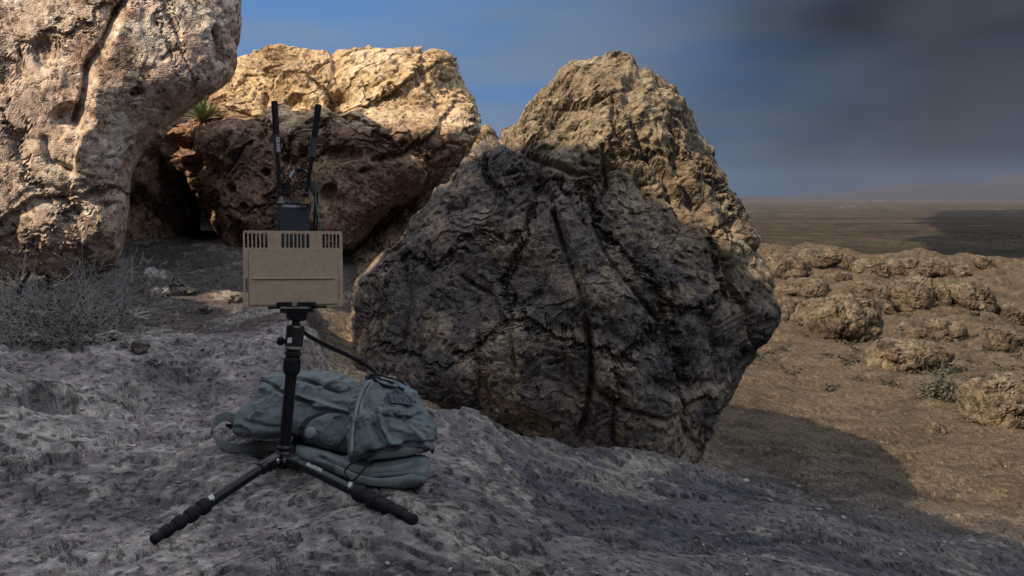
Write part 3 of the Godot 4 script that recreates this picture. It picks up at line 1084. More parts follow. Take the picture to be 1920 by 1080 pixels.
# ---------------------------------------------------------------- the boulder field below
func build_field() -> void:
	var mat := rock_material(0.16, 8.0)
	var list := [
		[1443, 1523, 474, 521, 1.0, "squat tan boulder with a dark hollow under its left side, nearest the leaning boulder"],
		[1503, 1587, 456, 494, 0.9, "broad flat-topped boulder at the back of the field, touching the skyline of the plain"],
		[1567, 1617, 477, 508, 0.9, "small rounded boulder wedged between a flat-topped one and a wider one"],
		[1608, 1672, 482, 518, 1.0, "dome-shaped tan boulder in the middle of the back row"],
		[1668, 1725, 478, 508, 1.0, "low wide boulder behind the tall two-stacked pair"],
		[1738, 1795, 478, 517, 1.0, "brown rounded boulder right of the two-stacked pair in the back row"],
		[1703, 1748, 500, 530, 1.0, "small block perched on top of the tall rounded boulder"],
		[1682, 1756, 516, 574, 1.0, "tall rounded boulder with a smaller block perched on it"],
		[1607, 1690, 522, 568, 0.8, "long tilted slab boulder left of the tall rounded boulder, dark underneath"],
		[1447, 1567, 519, 556, 0.6, "low layered ledge of rock in front of the squat boulder"],
		[1556, 1602, 507, 526, 0.7, "thin leaf-shaped rock lying on the slope before the back row"],
		[1832, 1864, 477, 500, 1.0, "lone small boulder near the right edge with a dark gap beside it"],
		[1792, 1822, 495, 518, 1.0, "little block boulder under the back row at the right"],
		[1786, 1864, 522, 576, 0.9, "large brown boulder with a green shrub at its left side"],
		[1752, 1785, 530, 571, 0.9, "narrow block between the tall rounded boulder and the brown one"],
		[1510, 1652, 545, 636, 0.6, "big smooth slab with a dark overhanging right end"],
		[1456, 1532, 552, 602, 0.7, "tan slab tucked right beside the leaning boulder"],
		[1698, 1820, 592, 642, 0.6, "flat slab with a long shadowed undercut below the tall boulder"],
		[1640, 1802, 636, 700, 0.5, "wide pale slab at the head of the sunlit slope"],
		[1872, 1935, 566, 606, 0.8, "dark block at the right edge of the view"],
		[1826, 1945, 696, 792, 0.8, "big dark boulder at the lower right edge with a shadow beneath"],
		[1408, 1442, 482, 503, 0.9, "small boulder half hidden behind the leaning boulder"],
		[1738, 1776, 793, 813, 0.5, "thin loose flake of rock on the striped slope"],
		[1662, 1700, 560, 584, 0.8, "little rock below the tilted slab"],
		[1860, 1925, 612, 660, 0.7, "weathered slab under the dark block at the right"]]
	var n := 0
	for r in list:
		n += 1
		var base := drop((r[0] + r[1]) / 2.0, r[3])
		var d := -(base - EYE).dot(view.z)
		var wide: float = (r[1] - r[0]) / F * d / 2.0
		var high: float = (r[3] - r[2]) / F * d / 2.0
		var c := base + view.y * high * 0.62 - view.z * wide * 0.45
		var s := ball(c, view.x.rotated(Vector3.FORWARD, 0.12 * sin(n * 2.3)), Vector3.UP, wide * 1.0, high * 1.08, 110, 2.2 + 0.8 * absf(sin(n * 1.7)))
		s.merge({"front": wide * 0.8 * r[4] + high * 0.3, "back": wide * 0.9, "nf": 50, "nb": 18, "a": 0.85, "b": 0.8, "tilt": Vector2(0.0, -0.25)})
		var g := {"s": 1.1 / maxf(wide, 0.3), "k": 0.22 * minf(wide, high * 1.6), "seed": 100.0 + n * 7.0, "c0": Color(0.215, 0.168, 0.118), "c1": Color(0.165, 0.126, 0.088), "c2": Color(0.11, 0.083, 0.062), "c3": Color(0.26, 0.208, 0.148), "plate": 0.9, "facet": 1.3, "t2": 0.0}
		add_rock("boulder", s, g, mat, r[5], "boulder", "boulders strewn on the slope below")


# ---------------------------------------------------------------- tripod, panel, radio, cables, backpack
func build_kit() -> void:
	var black := plain_material(Color(0.008, 0.008, 0.010), 0.42)
	black.metallic_specular = 0.35
	var rubber := plain_material(Color(0.010, 0.010, 0.012), 0.7)
	rubber.metallic_specular = 0.3
	var alloy := plain_material(Color(0.035, 0.033, 0.032), 0.33, 0.6)
	var steel := plain_material(Color(0.50, 0.48, 0.45), 0.35, 0.9)
	var white := plain_material(Color(0.55, 0.55, 0.55), 0.7)
	# --- tripod
	var hub := spot(532, 852, 2.25)
	var top := spot(549, 668, 2.25)
	var ax := (top - hub).normalized()
	var tri_pod := thing("tripod", "low black travel tripod with splayed stubby legs holding the tan panel", "tripod", hub - Vector3(0, 0.12, 0))
	var k := 2.25 / F      # metres a pixel at the tripod
	var st := begin()
	turned(st, hub, ax, [-14 * k, 11 * k, -14 * k, 15 * k, -8 * k, 17 * k, 4 * k, 17 * k, 8 * k, 14 * k, 14 * k, 14.5 * k, 18 * k, 11.5 * k])
	put("hub", st.commit(), black, tri_pod)
	st = begin()
	turned(st, hub, ax, [-26 * k, 9 * k, -24 * k, 10.4 * k, 170 * k, 10.4 * k])
	put("centre_column", st.commit(), black, tri_pod)
	st = begin()
	var prof := [150 * k, 11 * k, 152 * k, 13.5 * k, 156 * k, 15 * k, 178 * k, 15 * k, 182 * k, 13.5 * k, 186 * k, 12 * k]
	turned(st, hub, ax, prof)
	for i in 18:
		var dir := view.x.rotated(ax, TAU * i / 18.0)
		block(st, hub + ax * 167 * k + dir * 15 * k, dir, ax, dir.cross(ax), 0.9 * k, 10 * k, 1.4 * k)
	put("collar", st.commit(), rubber, tri_pod)
	st = begin()
	turned(st, hub, ax, [186 * k, 11 * k, 187 * k, 15.5 * k, 193 * k, 15.5 * k, 194 * k, 13.5 * k, 197 * k, 13.5 * k, 198 * k, 16.5 * k, 240 * k, 16.5 * k, 243 * k, 15 * k, 244 * k, 9 * k])
	var head := put("ball_head", st.commit(), alloy, tri_pod)
	st = begin()
	turned(st, hub, ax, [199.5 * k, 16.9 * k, 202 * k, 17.2 * k, 204.5 * k, 16.9 * k])
	put("scale_ring", st.commit(), steel, head)
	var knob_at := hub + ax * 213 * k
	st = begin()
	turned(st, knob_at, -view.x, [12 * k, 4 * k, 20 * k, 4 * k, 20.5 * k, 7 * k, 30 * k, 7.2 * k, 31 * k, 6 * k])
	for i in 10:
		var dir := ax.rotated(view.x, TAU * i / 10.0)
		block(st, knob_at - view.x * 25.5 * k + dir * 7 * k, dir, view.x, dir.cross(view.x), 0.7 * k, 4 * k, 1.0 * k)
	put("lock_knob", st.commit(), rubber, head)
	st = begin()
	block(st, hub + ax * 216 * k - view.z * -16.5 * k + view.x * -4 * k, view.x, ax, view.z, 4 * k, 5 * k, 0.8 * k)
	put("marking", st.commit(), white, head)
	st = begin()
	turned(st, hub, ax, [243 * k, 7 * k, 262 * k, 7 * k])
	put("neck", st.commit(), alloy, tri_pod)
	st = begin()
	var cl := hub + ax * 260 * k
	turned(st, cl, ax, [-8 * k, 13 * k, -6 * k, 18 * k, 8 * k, 20 * k])
	block(st, cl + ax * 11 * k, view.x, ax, -view.z, 27 * k, 3.6 * k, 17 * k, 1.0 * k)
	block(st, cl + ax * 23 * k, view.x, ax, -view.z, 34 * k, 4.0 * k, 19 * k, 1.2 * k)
	put("clamp", st.commit(), black, tri_pod)
	st = begin()
	block(st, cl + ax * 16.5 * k - view.z * -2.0 * k, view.x, ax, -view.z, 26 * k, 2.0 * k, 17 * k, 0.5 * k)
	turned(st, cl + ax * 24 * k - view.z * -19 * k, -view.z * -1.0, [0.0, 5 * k, 3 * k, 5 * k])
	put("clamp_plate", st.commit(), steel, tri_pod)
	# legs: a tube, then four twist locks one after the other, then the foot
	var feet := [drop(281, 1024), drop(783, 986), Vector3(hub.x - 0.02, ground(hub.x - 0.02, hub.z - 0.34), hub.z - 0.34)]
	for i in 3:
		var foot: Vector3 = feet[i]
		var dir: Vector3 = (foot - hub)
		dir.y = 0.0
		dir = dir.normalized()
		var root := hub + dir * 19 * k - ax * 4 * k
		foot += Vector3(0, 0.010, 0)
		var leg := begin()
		var run := foot - root
		var long := run.length()
		var d := run.normalized()
		var up := d.cross(dir.cross(Vector3.UP)).normalized()
		var side := d.cross(up)
		var q := k * (long / (0.44 if i < 2 else 0.44))
		bar(leg, [root + d * 0.02, root + d * long * 0.62], [9.4 * k, 9.4 * k], 18)
		var leg_node := put("leg", leg.commit(), black, tri_pod)
		var jo := begin()
		block(jo, root + d * 8 * k, d, up, side, 14 * k, 8 * k, 10 * k, 2 * k)
		turned(jo, root + d * 22 * k, d, [0, 10.5 * k, 1 * k, 12 * k, 12 * k, 12 * k, 14 * k, 10 * k])
		put("leg_joint", jo.commit(), black, leg_node)
		var lever := begin()
		block(lever, root + d * 12 * k + up * 10 * k, d, up, side, 9 * k, 3 * k, 8 * k, 1.2 * k)
		put("angle_lock", lever.commit(), rubber, leg_node)
		var lm := begin()
		block(lm, root + d * 12 * k + up * 13.2 * k, d, up, side, 3.5 * k, 0.5 * k, 3.0 * k)
		put("marking", lm.commit(), white, leg_node)
		var bolt := begin()
		var toward := (-side if side.dot(EYE - root) < 0.0 else side)
		turned(bolt, root + d * 2 * k + toward * 9 * k, toward, [0, 4.6 * k, 2.5 * k, 4.6 * k, 3.2 * k, 3.8 * k, 3.2 * k, 2.0 * k, 2.0 * k, 1.8 * k], 16)
		put("bolt", bolt.commit(), steel, leg_node)
		var at := 0.565
		var rr := [13.0, 12.2, 11.2, 10.2]
		for t in 4:
			var len := 0.088 - 0.002 * t
			var r: float = rr[t]
			var lock := begin()
			var a := root + d * long * at
			var L := long * len
			turned(lock, a, d, [0, r * 0.78 * k, L * 0.10, r * 0.92 * k, L * 0.18, r * k, L * 0.66, r * 1.04 * k, L * 0.82, r * 0.96 * k, L * 0.84, r * 0.80 * k, L * 1.06, r * 0.78 * k], 22)
			for f in 14:
				var rad := up.rotated(d, TAU * f / 14.0)
				block(lock, a + d * L * 0.42 + rad * r * 1.0 * k, rad, d, rad.cross(d), 0.7 * k, L * 0.22, 1.0 * k)
			put("twist_lock", lock.commit(), rubber, leg_node)
			at += len + 0.006
		var fo := begin()
		turned(fo, root + d * long * (at - 0.01), d, [0, 7 * k, 0.01, 8.4 * k, long * 0.055, 9.2 * k, long * 0.066, 6.5 * k])
		put("foot", fo.commit(), rubber, leg_node)
		if i < 2:
			var face := (EYE - root).normalized()
			var out := (face - d * face.dot(d)).normalized()
			var across := out.cross(d) if i == 0 else out.cross(d)
			if i == 1:
				lettering("lettering", "MeFOTO", root + d * 90 * k + (out * 0.86 + across * 0.5).normalized() * 9.5 * k, d, across, (out * 0.86 + across * 0.5).normalized(), 8.5 * k, white, leg_node)
			var end := root + d * long * 0.54 + (out * 0.9 + (across if i == 1 else -across) * 0.43).normalized() * 9.5 * k
			lettering("marking", "0◂", end, across if i == 1 else -across, -d if i == 1 else d, (out * 0.9 + (across if i == 1 else -across) * 0.43).normalized(), 7.0 * k, white, leg_node)
	# --- the tan panel
	var tan_paint := plain_material(Color(0.45, 0.335, 0.225), 0.62)
	tan_paint.albedo_texture = tex_dust
	tan_paint.uv1_triplanar = true
	tan_paint.uv1_scale = Vector3.ONE * 3.0
	var bl := spot(457, 577, 2.205)
	var br := spot(643.5, 574, 2.275)
	var tl := spot(457, 428, 2.205)
	var u := (br - bl).normalized()
	var v := (tl - bl)
	v = (v - u * v.dot(u)).normalized()
	var w := u.cross(v)
	var mm := (br - bl).length() / 1013.0
	var o := bl - w * 0.012
	var panel := thing("tan_panel", "flat tan metal panel with vent slots and a raised cover, clamped upright on the tripod", "equipment panel", bl)
	var csg := CSGCombiner3D.new()
	csg.name = "frame_plate"
	var body := CSGPolygon3D.new()
	body.name = "plate_body"
	body.polygon = rounded(0, 0, 1013 * mm, 805 * mm, 24 * mm, 6)
	body.depth = 30 * mm
	csg.add_child(body)
	var slots := []
	for x in [172, 212, 252, 292, 333, 372]:
		slots.append([x, 26, 170, 326])
	var cw := [34, 26, 34, 28, 26, 32, 34]
	var cxs := [540, 585, 625, 667, 706, 747, 795]
	for i in 7:
		slots.append([cxs[i], cw[i], 172, 326])
	for x in [957, 995, 1033, 1071, 1110]:
		slots.append([x, 27, 174, 327])
	slots.append([172, 27, 638, 930])
	for s in slots:
		var hole := CSGPolygon3D.new()
		hole.name = "slot"
		hole.operation = CSGShape3D.OPERATION_SUBTRACTION
		hole.polygon = rounded((s[0] - s[1] / 2.0 - 142) * mm, (950 - s[3]) * mm, (s[0] + s[1] / 2.0 - 142) * mm, (950 - s[2]) * mm, s[1] * 0.42 * mm, 3)
		hole.depth = 60 * mm
		hole.position.z = 15 * mm
		csg.add_child(hole, true)
	csg.material_override = tan_paint
	panel.add_child(csg)
	csg.transform = Transform3D(Basis(u, v, w), w * 0.0)
	st = begin()
	plate(st, bl + w * 0.001, u, v, w, rounded(53 * mm, 25 * mm, 963 * mm, 590 * mm, 22 * mm, 5), 8 * mm, 3 * mm)
	var cover := put("cover", st.commit(), tan_paint, panel)
	st = begin()
	var rim := rounded(53 * mm, 25 * mm, 963 * mm, 590 * mm, 22 * mm, 5)
	for i in rim.size():
		var a := rim[i]
		var b := rim[(i + 1) % rim.size()]
		bar(st, [bl + u * a.x + v * a.y + w * 0.0006, bl + u * b.x + v * b.y + w * 0.0006], [3.4 * mm, 3.4 * mm], 6)
	put("gasket", st.commit(), plain_material(Color(0.055, 0.045, 0.034), 0.8), cover)
	st = begin()
	plate(st, bl + w * 0.003, u, v, w, rounded(90 * mm, 292 * mm, 923 * mm, 313 * mm, 9 * mm, 3), 15 * mm, 5 * mm)
	put("rib", st.commit(), tan_paint, cover)
	for x in [262, 760]:
		st = begin()
		plate(st, bl + w * 0.0002, u, v, w, rounded((x - 20) * mm, 592 * mm, (x + 20) * mm, 606 * mm, 5 * mm, 2), 9 * mm, 2 * mm)
		put("hinge", st.commit(), tan_paint, panel)
	for i in 14:  # dark dots laid on in place of small holes and their shade
		st = begin()
		turned(st, bl + u * 974 * mm + v * (80 + i * 17) * mm, w, [-1 * mm, 3.4 * mm, 1.2 * mm, 3.4 * mm], 8)
		put("hole_dot", st.commit(), rubber, panel)
	st = begin()
	block(st, bl + u * 540 * mm + v * -4 * mm - w * 0.02, u, v, w, 300 * mm, 14 * mm, 0.022, 2 * mm)
	block(st, bl + u * 500 * mm + v * 120 * mm - w * 0.018, u, v, w, 120 * mm, 140 * mm, 0.006, 2 * mm)
	put("mounting_bracket", st.commit(), black, panel)
	# --- the radio behind it
	var kr := 2.29 / F
	var shell := plain_material(Color(0.016, 0.020, 0.028), 0.55)
	var ro := spot(519, 490, 2.285)
	var radio := thing("radio", "black handheld radio unit with two whip antennas standing behind the tan panel", "radio", ro)
	st = begin()
	var outline := PackedVector2Array([Vector2(4, 0), Vector2(60, 0), Vector2(60, 92), Vector2(63, 98), Vector2(63, 108), Vector2(57, 112), Vector2(10, 112), Vector2(3, 109), Vector2(3, 98), Vector2(6, 94)])
	for i in outline.size():
		outline[i] = outline[i] * kr
	plate(st, ro - w * 0.025, u, v, w, outline, 0.034, 0.003)
	var rb := put("radio_body", st.commit(), shell, radio)
	st = begin()
	for i in 9:
		block(st, ro + u * 1.5 * kr + v * (12 + i * 9.5) * kr - w * 0.012, u, v, w, 3.2 * kr, 2.6 * kr, 0.015, 0.6 * kr)
	put("cooling_fins", st.commit(), shell, rb)
	st = begin()
	block(st, ro + u * 33 * kr + v * 103 * kr + w * 0.0096, u, v, w, 12.6 * kr, 3.2 * kr, 0.0008)
	put("name_plate", st.commit(), plain_material(Color(0.05, 0.055, 0.06), 0.5), rb)
	lettering("lettering", "STREAMCASTER", ro + u * 33 * kr + v * 103 * kr + w * 0.0106, u, v, w, 4.2 * kr, white, rb)
	var brass := plain_material(Color(0.55, 0.38, 0.14), 0.3, 0.9)
	var sleeve := plain_material(Color(0.035, 0.034, 0.038), 0.6)
	var whips := [[[527, 377], [527, 368], [525, 356], [523, 335], [520, 290], [514.5, 190], steel], [[572, 378], [573, 370], [574, 360], [577, 345], [585, 296], [597, 196], brass]]
	for a in whips:
		var p := []
		for i in 6:
			p.append(spot(a[i][0], a[i][1], 2.285))
		st = begin()
		bar(st, curve([p[1], p[2], p[3], p[4]], 16), same(4.0 * kr, 16), 12)
		bar(st, [p[1], p[1].lerp(p[2], 0.75), p[2]], [6.2 * kr, 6.2 * kr, 5.0 * kr], 12)
		var an := put("antenna", st.commit(), black, radio)
		var mid: Vector3 = p[4].lerp(p[5], 0.36)
		st = begin()
		bar(st, [p[4], p[4].lerp(mid, 0.03), mid], [5.0 * kr, 6.6 * kr, 6.6 * kr], 16)
		var sl := put("antenna_sleeve", st.commit(), sleeve, an)
		st = begin()
		bar(st, [mid, mid, p[5].lerp(mid, 0.02), p[5]], [5.5 * kr, 6.1 * kr, 6.1 * kr, 5.4 * kr], 16)
		put("antenna_tip", st.commit(), black, an)
		st = begin()
		bar(st, [p[0] - v * 4 * kr, p[1]], [4.2 * kr, 4.2 * kr], 12)
		block(st, p[0] - v * 3.0 * kr, u, v, w, 6.5 * kr, 1.2 * kr, 6.0 * kr)
		put("connector", st.commit(), a[6], an)
		if a[6] == steel:
			var dn: Vector3 = (p[4] - mid).normalized()
			var nn := (view.z * 0.80 + view.x * 0.6).normalized()
			nn = (nn - dn * nn.dot(dn)).normalized()
			lettering("lettering", "SILVUS", p[4].lerp(mid, 0.5) + nn * 6.7 * kr, dn, nn.cross(dn), nn, 6.0 * kr, white, sl)
	st = begin()
	for x in [541, 565]:
		bar(st, [spot(x, 382, 2.285), spot(x, 372, 2.285)], [3.5 * kr, 3.5 * kr], 12)
	for x in [553, 558]:
		bar(st, [spot(x, 381, 2.285), spot(x, 374, 2.285)], [1.8 * kr, 1.8 * kr], 8)
	put("socket", st.commit(), plain_material(Color(0.16, 0.15, 0.14), 0.4, 0.7), radio)
	# --- cables
	var cable := thing("cable", "thin black cable looping from the radio through a small in-line box", "cable", spot(541, 374, 2.28))
	st = begin()
	var loop := [spot(541, 374, 2.285), spot(541, 352, 2.285), spot(543, 336, 2.285), spot(549, 323, 2.285), spot(559, 317, 2.29), spot(571, 322, 2.30), spot(580, 334, 2.31), spot(586, 346, 2.31)]
	bar(st, curve(loop, 36), same(2.1 * kr, 36), 10)
	var down := [spot(592, 364, 2.31), spot(591, 385, 2.31), spot(590, 405, 2.31), spot(587, 440, 2.32), spot(575, 500, 2.33)]
	bar(st, curve(down, 20), same(2.3 * kr, 20), 10)
	var down2 := [spot(594, 364, 2.315), spot(595, 390, 2.315), spot(593, 430, 2.32), spot(580, 500, 2.33)]
	bar(st, curve(down2, 20), same(1.7 * kr, 20), 10)
	put("sheath", st.commit(), rubber, cable)
	st = begin()
	bar(st, [spot(541, 372, 2.285), spot(541, 366, 2.285), spot(540.5, 365, 2.285), spot(539.5, 343, 2.285), spot(541, 336, 2.285)], [3.6 * kr, 3.8 * kr, 4.8 * kr, 4.8 * kr, 3.4 * kr], 14)
	put("plug", st.commit(), black, cable)
	st = begin()
	bar(st, [spot(543.6, 333, 2.284), spot(547, 325.6, 2.284), spot(552.5, 319.6, 2.284)], [2.7 * kr, 2.7 * kr, 2.7 * kr], 12)
	put("cable_label", st.commit(), plain_material(Color(0.42, 0.44, 0.52), 0.6), cable)
	st = begin()
	var bd := (spot(594, 365, 2.31) - spot(584, 338, 2.31)).normalized()
	block(st, spot(588.5, 352, 2.312), bd, w.cross(bd), w, 14 * kr, 6.5 * kr, 0.008, 2 * kr)
	put("inline_box", st.commit(), plain_material(Color(0.028, 0.028, 0.032), 0.6), cable)
	st = begin()
	bar(st, curve([spot(591, 365, 2.30), spot(594, 388, 2.30), spot(598, 410, 2.30), spot(602, 432, 2.31), spot(598, 470, 2.33)], 20), same(1.1 * kr, 20), 8)
	put("green_wire", st.commit(), plain_material(Color(0.03, 0.24, 0.16), 0.5), cable)
	cable = thing("cable", "pair of black cables hanging from under the panel across to the backpack", "cable", spot(720, 716, 2.42))
	for i in 2:
		st = begin()
		var e := i * 4.0
		var path := [spot(556, 590, 2.3), spot(566, 618 + e * 0.6, 2.27), spot(600, 640 + e, 2.27), spot(645, 661 + e, 2.30), spot(680, 680 + e * 0.6, 2.36), spot(700, 695 + e * 0.3, 2.41), spot(716, 714, 2.42)]
		bar(st, curve(path, 44), same((2.6 - 0.4 * i) * k, 44), 10)
		put("cable_strand", st.commit(), rubber, cable)
	build_pack(rubber, black, white)


func fabric(p: Vector3, q: Vector2, k: float) -> float:
	return k * (n_low.get_noise_3dv(p * 8.0) * 1.1 + smoothstep(0.3, 0.95, n_ridge.get_noise_3dv(p * 5.0)) * 1.0 + n_low.get_noise_3dv(p * 26.0) * 0.22)


func build_pack(rubber: Material, black: Material, white: Material) -> void:
	var cloth := StandardMaterial3D.new()
	cloth.albedo_color = Color(0.115, 0.145, 0.155).linear_to_srgb()
	cloth.roughness = 0.78
	cloth.uv1_triplanar = true
	cloth.uv1_world_triplanar = true
	cloth.uv1_scale = Vector3.ONE * 8.0
	cloth.detail_enabled = true
	cloth.detail_blend_mode = BaseMaterial3D.BLEND_MODE_MUL
	cloth.detail_albedo = tex_dust
	cloth.detail_uv_layer = BaseMaterial3D.DETAIL_UV_2
	cloth.uv2_triplanar = true
	cloth.uv2_world_triplanar = true
	cloth.uv2_scale = Vector3.ONE * 2.0
	cloth.heightmap_enabled = true
	cloth.heightmap_texture = tex_cloth
	cloth.heightmap_scale = 0.03
	cloth.rim_enabled = true
	cloth.rim = 0.25
	var tape: StandardMaterial3D = cloth.duplicate()
	tape.albedo_color = Color(0.20, 0.225, 0.225).linear_to_srgb()
	var dark := plain_material(Color(0.022, 0.025, 0.028), 0.85)
	var navy := plain_material(Color(0.020, 0.026, 0.045), 0.9)
	var base := drop(650, 905)
	var contact := drop(705, 912)
	var d := -(contact - EYE).dot(view.z) + 0.27
	var pack := thing("backpack", "grey-green zippered backpack lying on its back behind the tripod legs", "backpack", base)
	var k := d / F
	var pieces := [
		["back_panel", [500, 840, 530, 824, 580, 836, 640, 854, 710, 856, 796, 852, 805, 878, 799, 905, 745, 920, 690, 910, 620, 886, 545, 858], 680, 880, 0.22, 0.08, 0.16, 0.006,
			[line([600, 858, 690, 884, 800, 874], 4, -0.010), line([640, 880, 700, 897, 796, 890], 3, -0.008)]],
		["main_compartment", [437, 802, 445, 768, 473, 745, 484, 712, 500, 701, 535, 696, 560, 691, 592, 691, 632, 700, 668, 714, 690, 760, 695, 830, 655, 852, 600, 838, 540, 818, 480, 823, 447, 818], 565, 765, 0.02, 0.12, 0.17, 0.012,
			[line([478, 722, 500, 722, 540, 740, 580, 760], 4, -0.009), line([545, 708, 590, 716, 640, 738, 660, 732], 4, -0.014), line([560, 742, 610, 758, 650, 772], 4, 0.012), line([490, 712, 520, 726], 3, -0.008), line([460, 790, 500, 800, 540, 802], 5, -0.010),
			step([650, 778, 610, 772, 580, 790, 566, 812, 568, 830], 3, -0.022, 30), line([450, 800, 470, 815], 4, -0.01), line([600, 726, 640, 706], 4, 0.010), line([590, 760, 650, 770, 672, 784], 5, 0.014)]],
		["front_pocket", [656, 862, 652, 806, 656, 760, 676, 718, 704, 702, 742, 711, 778, 734, 800, 772, 812, 812, 809, 838, 765, 852, 720, 858, 690, 862], 732, 788, 0.18, 0.13, 0.16, 0.014,
			[line([712, 768, 716, 800, 732, 826, 752, 830], 4, 0.016), line([740, 778, 760, 790, 790, 776], 4, -0.012), line([706, 776, 738, 784, 762, 782, 790, 790], 3, -0.010), line([770, 800, 790, 822], 4, 0.010), line([700, 800, 712, 830], 5, -0.012), line([690, 850, 745, 838, 806, 828], 4, -0.012), line([735, 800, 770, 812], 6, 0.008)]]]
	for r in pieces:
		var s := outlined(r[1], r[2], r[3], d - r[4], 260, 0.975, 1)
		s.merge({"front": r[5], "back": r[6], "nf": 90, "nb": 24, "a": 0.62, "b": 0.75, "tilt": Vector2(0.6 if r[0] == "back_panel" else 0.3, -0.45), "jitter": 2.0, "marks": r[8]})
		var amp: float = r[7]
		s.disp = func(p: Vector3, n: Vector3, q: Vector2) -> float: return fabric(p, q, amp)
		put(r[0], solid(s), cloth, pack)
	var main: MeshInstance3D = pack.get_node("main_compartment")
	var front: MeshInstance3D = pack.get_node("front_pocket")
	var under: MeshInstance3D = pack.get_node("back_panel")
	var lift := func(m: MeshInstance3D, list: Array, out: float, count: int) -> Array:
		var pts := []
		for i in range(0, list.size(), 2):
			pts.append(seen_on(m.mesh, list[i], list[i + 1]) + (EYE - base).normalized() * out)
		return curve(pts, count)
	# zip round the front pocket: a broad tape with the coil along it
	var st := begin()
	var zip: Array = lift.call(front, [712, 710, 694, 718, 680, 742, 671, 775, 666, 810, 664, 846], 0.001, 40)
	bar(st, zip, same(7.5 * k, 40), 12, 0.32, view.x)
	var zt := put("zip_tape", st.commit(), tape, front)
	st = begin()
	var coil := []
	for p in zip:
		coil.append(p + (EYE - base).normalized() * 0.0035)
	bar(st, coil, same(1.3 * k, 40), 8)
	put("zip_coil", st.commit(), dark, zt)
	# compression straps, the gathered band and the base webbing
	for r in [[front, "gathered_band", [694, 852, 725, 850, 765, 845, 806, 832], 9.0, tape], [under, "side_strap", [615, 862, 660, 878, 700, 886, 750, 880, 799, 866], 8.0, tape], [under, "side_strap", [630, 880, 680, 900, 735, 905, 799, 890], 7.5, tape], [front, "piping", [690, 860, 730, 860, 770, 854, 806, 842], 2.2, dark]]:
		st = begin()
		bar(st, lift.call(r[0], r[2], 0.001, 30), same(r[3] * k, 30), 12, 0.4, Vector3.UP)
		put(r[1], st.commit(), r[4], pack)
	st = begin()
	bar(st, lift.call(main, [484, 716, 500, 716, 530, 735, 555, 745, 590, 752], 0.0005, 30), same(1.6 * k, 30), 8)
	put("seam", st.commit(), dark, main)
	st = begin()
	bar(st, lift.call(main, [540, 702, 580, 712, 630, 734, 655, 726], 0.0005, 30), same(1.4 * k, 30), 8)
	put("seam", st.commit(), dark, main)
	# side pocket recess, its shade a dark strip laid on, and round grey cap
	st = begin()
	bar(st, lift.call(main, [571, 824, 569, 806, 580, 790, 606, 776, 632, 772], 0.0015, 26), [4, 4, 5, 6, 6, 7, 7, 7, 8, 8, 8, 8, 8, 8, 7, 7, 6, 6, 6, 5, 5, 4, 4, 3, 2, 1].map(func(x: float) -> float: return x * k), 10, 0.25, view.y)
	put("side_pocket_shade", st.commit(), dark, main)
	var cap := seen_on(main.mesh, 584, 812)
	var cap_ax := (view.z * 0.8 - view.x * 0.35 + view.y * 0.2).normalized()
	st = begin()
	turned(st, cap - cap_ax * 0.006, cap_ax, [0, 9.5 * k, 0.012, 10 * k, 0.016, 9.4 * k, 0.017, 8.0 * k, 0.0155, 7.4 * k], 28)
	put("round_cap", st.commit(), plain_material(Color(0.19, 0.22, 0.235), 0.5), pack)
	# maker's patch, seen upside down
	var pc := seen_on(front.mesh, 748, 750)
	var pu := seen_on(front.mesh, 768, 750) - seen_on(front.mesh, 728, 746)
	var pv := seen_on(front.mesh, 742, 738) - seen_on(front.mesh, 755, 762)
	pu = pu.normalized()
	pv = (pv - pu * pv.dot(pu)).normalized()
	var pn := pu.cross(pv).normalized()
	if pn.dot(EYE - pc) < 0.0:
		pn = -pn
	st = begin()
	var skew := func(x: float, y: float) -> Vector2: return Vector2((x - y * 0.5) * k, y * 1.25 * k)
	plate(st, pc + pn * 0.0016, pu, pv, pn, PackedVector2Array([skew.call(-17, -10), skew.call(17, -10), skew.call(17, 10), skew.call(-17, 10)]), 0.0024, 0.0006)
	var patch := put("name_patch", st.commit(), plain_material(Color(0.085, 0.105, 0.12), 0.9), front)
	st = begin()
	var rim := [skew.call(-17, -10), skew.call(17, -10), skew.call(17, 10), skew.call(-17, 10)]
	for i in 4:
		var a: Vector2 = rim[i]
		var b: Vector2 = rim[(i + 1) % 4]
		bar(st, [pc + pn * 0.0041 + pu * a.x + pv * a.y, pc + pn * 0.0041 + pu * b.x + pv * b.y], [0.8 * k, 0.8 * k], 6)
	put("patch_border", st.commit(), navy, patch)
	var slant := (pv * 1.2 - pu * 0.5).normalized()
	lettering("lettering", "MYSTERY", pc + pn * 0.0042 - slant * 4.5 * k, -pu, -slant, pn, 9.5 * k, navy, patch)
	lettering("lettering", "RANCH", pc + pn * 0.0042 + slant * 5.0 * k, -pu, -slant, pn, 9.5 * k, navy, patch)
	# webbing loop at the left end, hanging tabs
	st = begin()
	var web := [spot(446, 790, d - 0.02), spot(424, 780, d - 0.04), spot(404, 790, d - 0.06), drop(397, 814) + Vector3(0, 0.012, 0), drop(412, 838) + Vector3(0, 0.012, 0), drop(450, 848) + Vector3(0, 0.012, 0), drop(500, 846) + Vector3(0, 0.015, 0), spot(545, 836, d - 0.14)]
	bar(st, curve(web, 50), same(9.0 * k, 50), 12, 0.14, view.y)
	put("shoulder_strap", st.commit(), tape, pack)
	st = begin()
	bar(st, [spot(424, 796, d - 0.06), spot(432, 800, d - 0.05), spot(441, 794, d - 0.04)], [3 * k, 5 * k, 4 * k], 10)
	put("strap_buckle", st.commit(), black, pack)
	st = begin()
	bar(st, curve([spot(718, 900, d - 0.31), spot(722, 914, d - 0.31), spot(726, 930, d - 0.32)], 10), same(6.5 * k, 10), 10, 0.2, view.x)
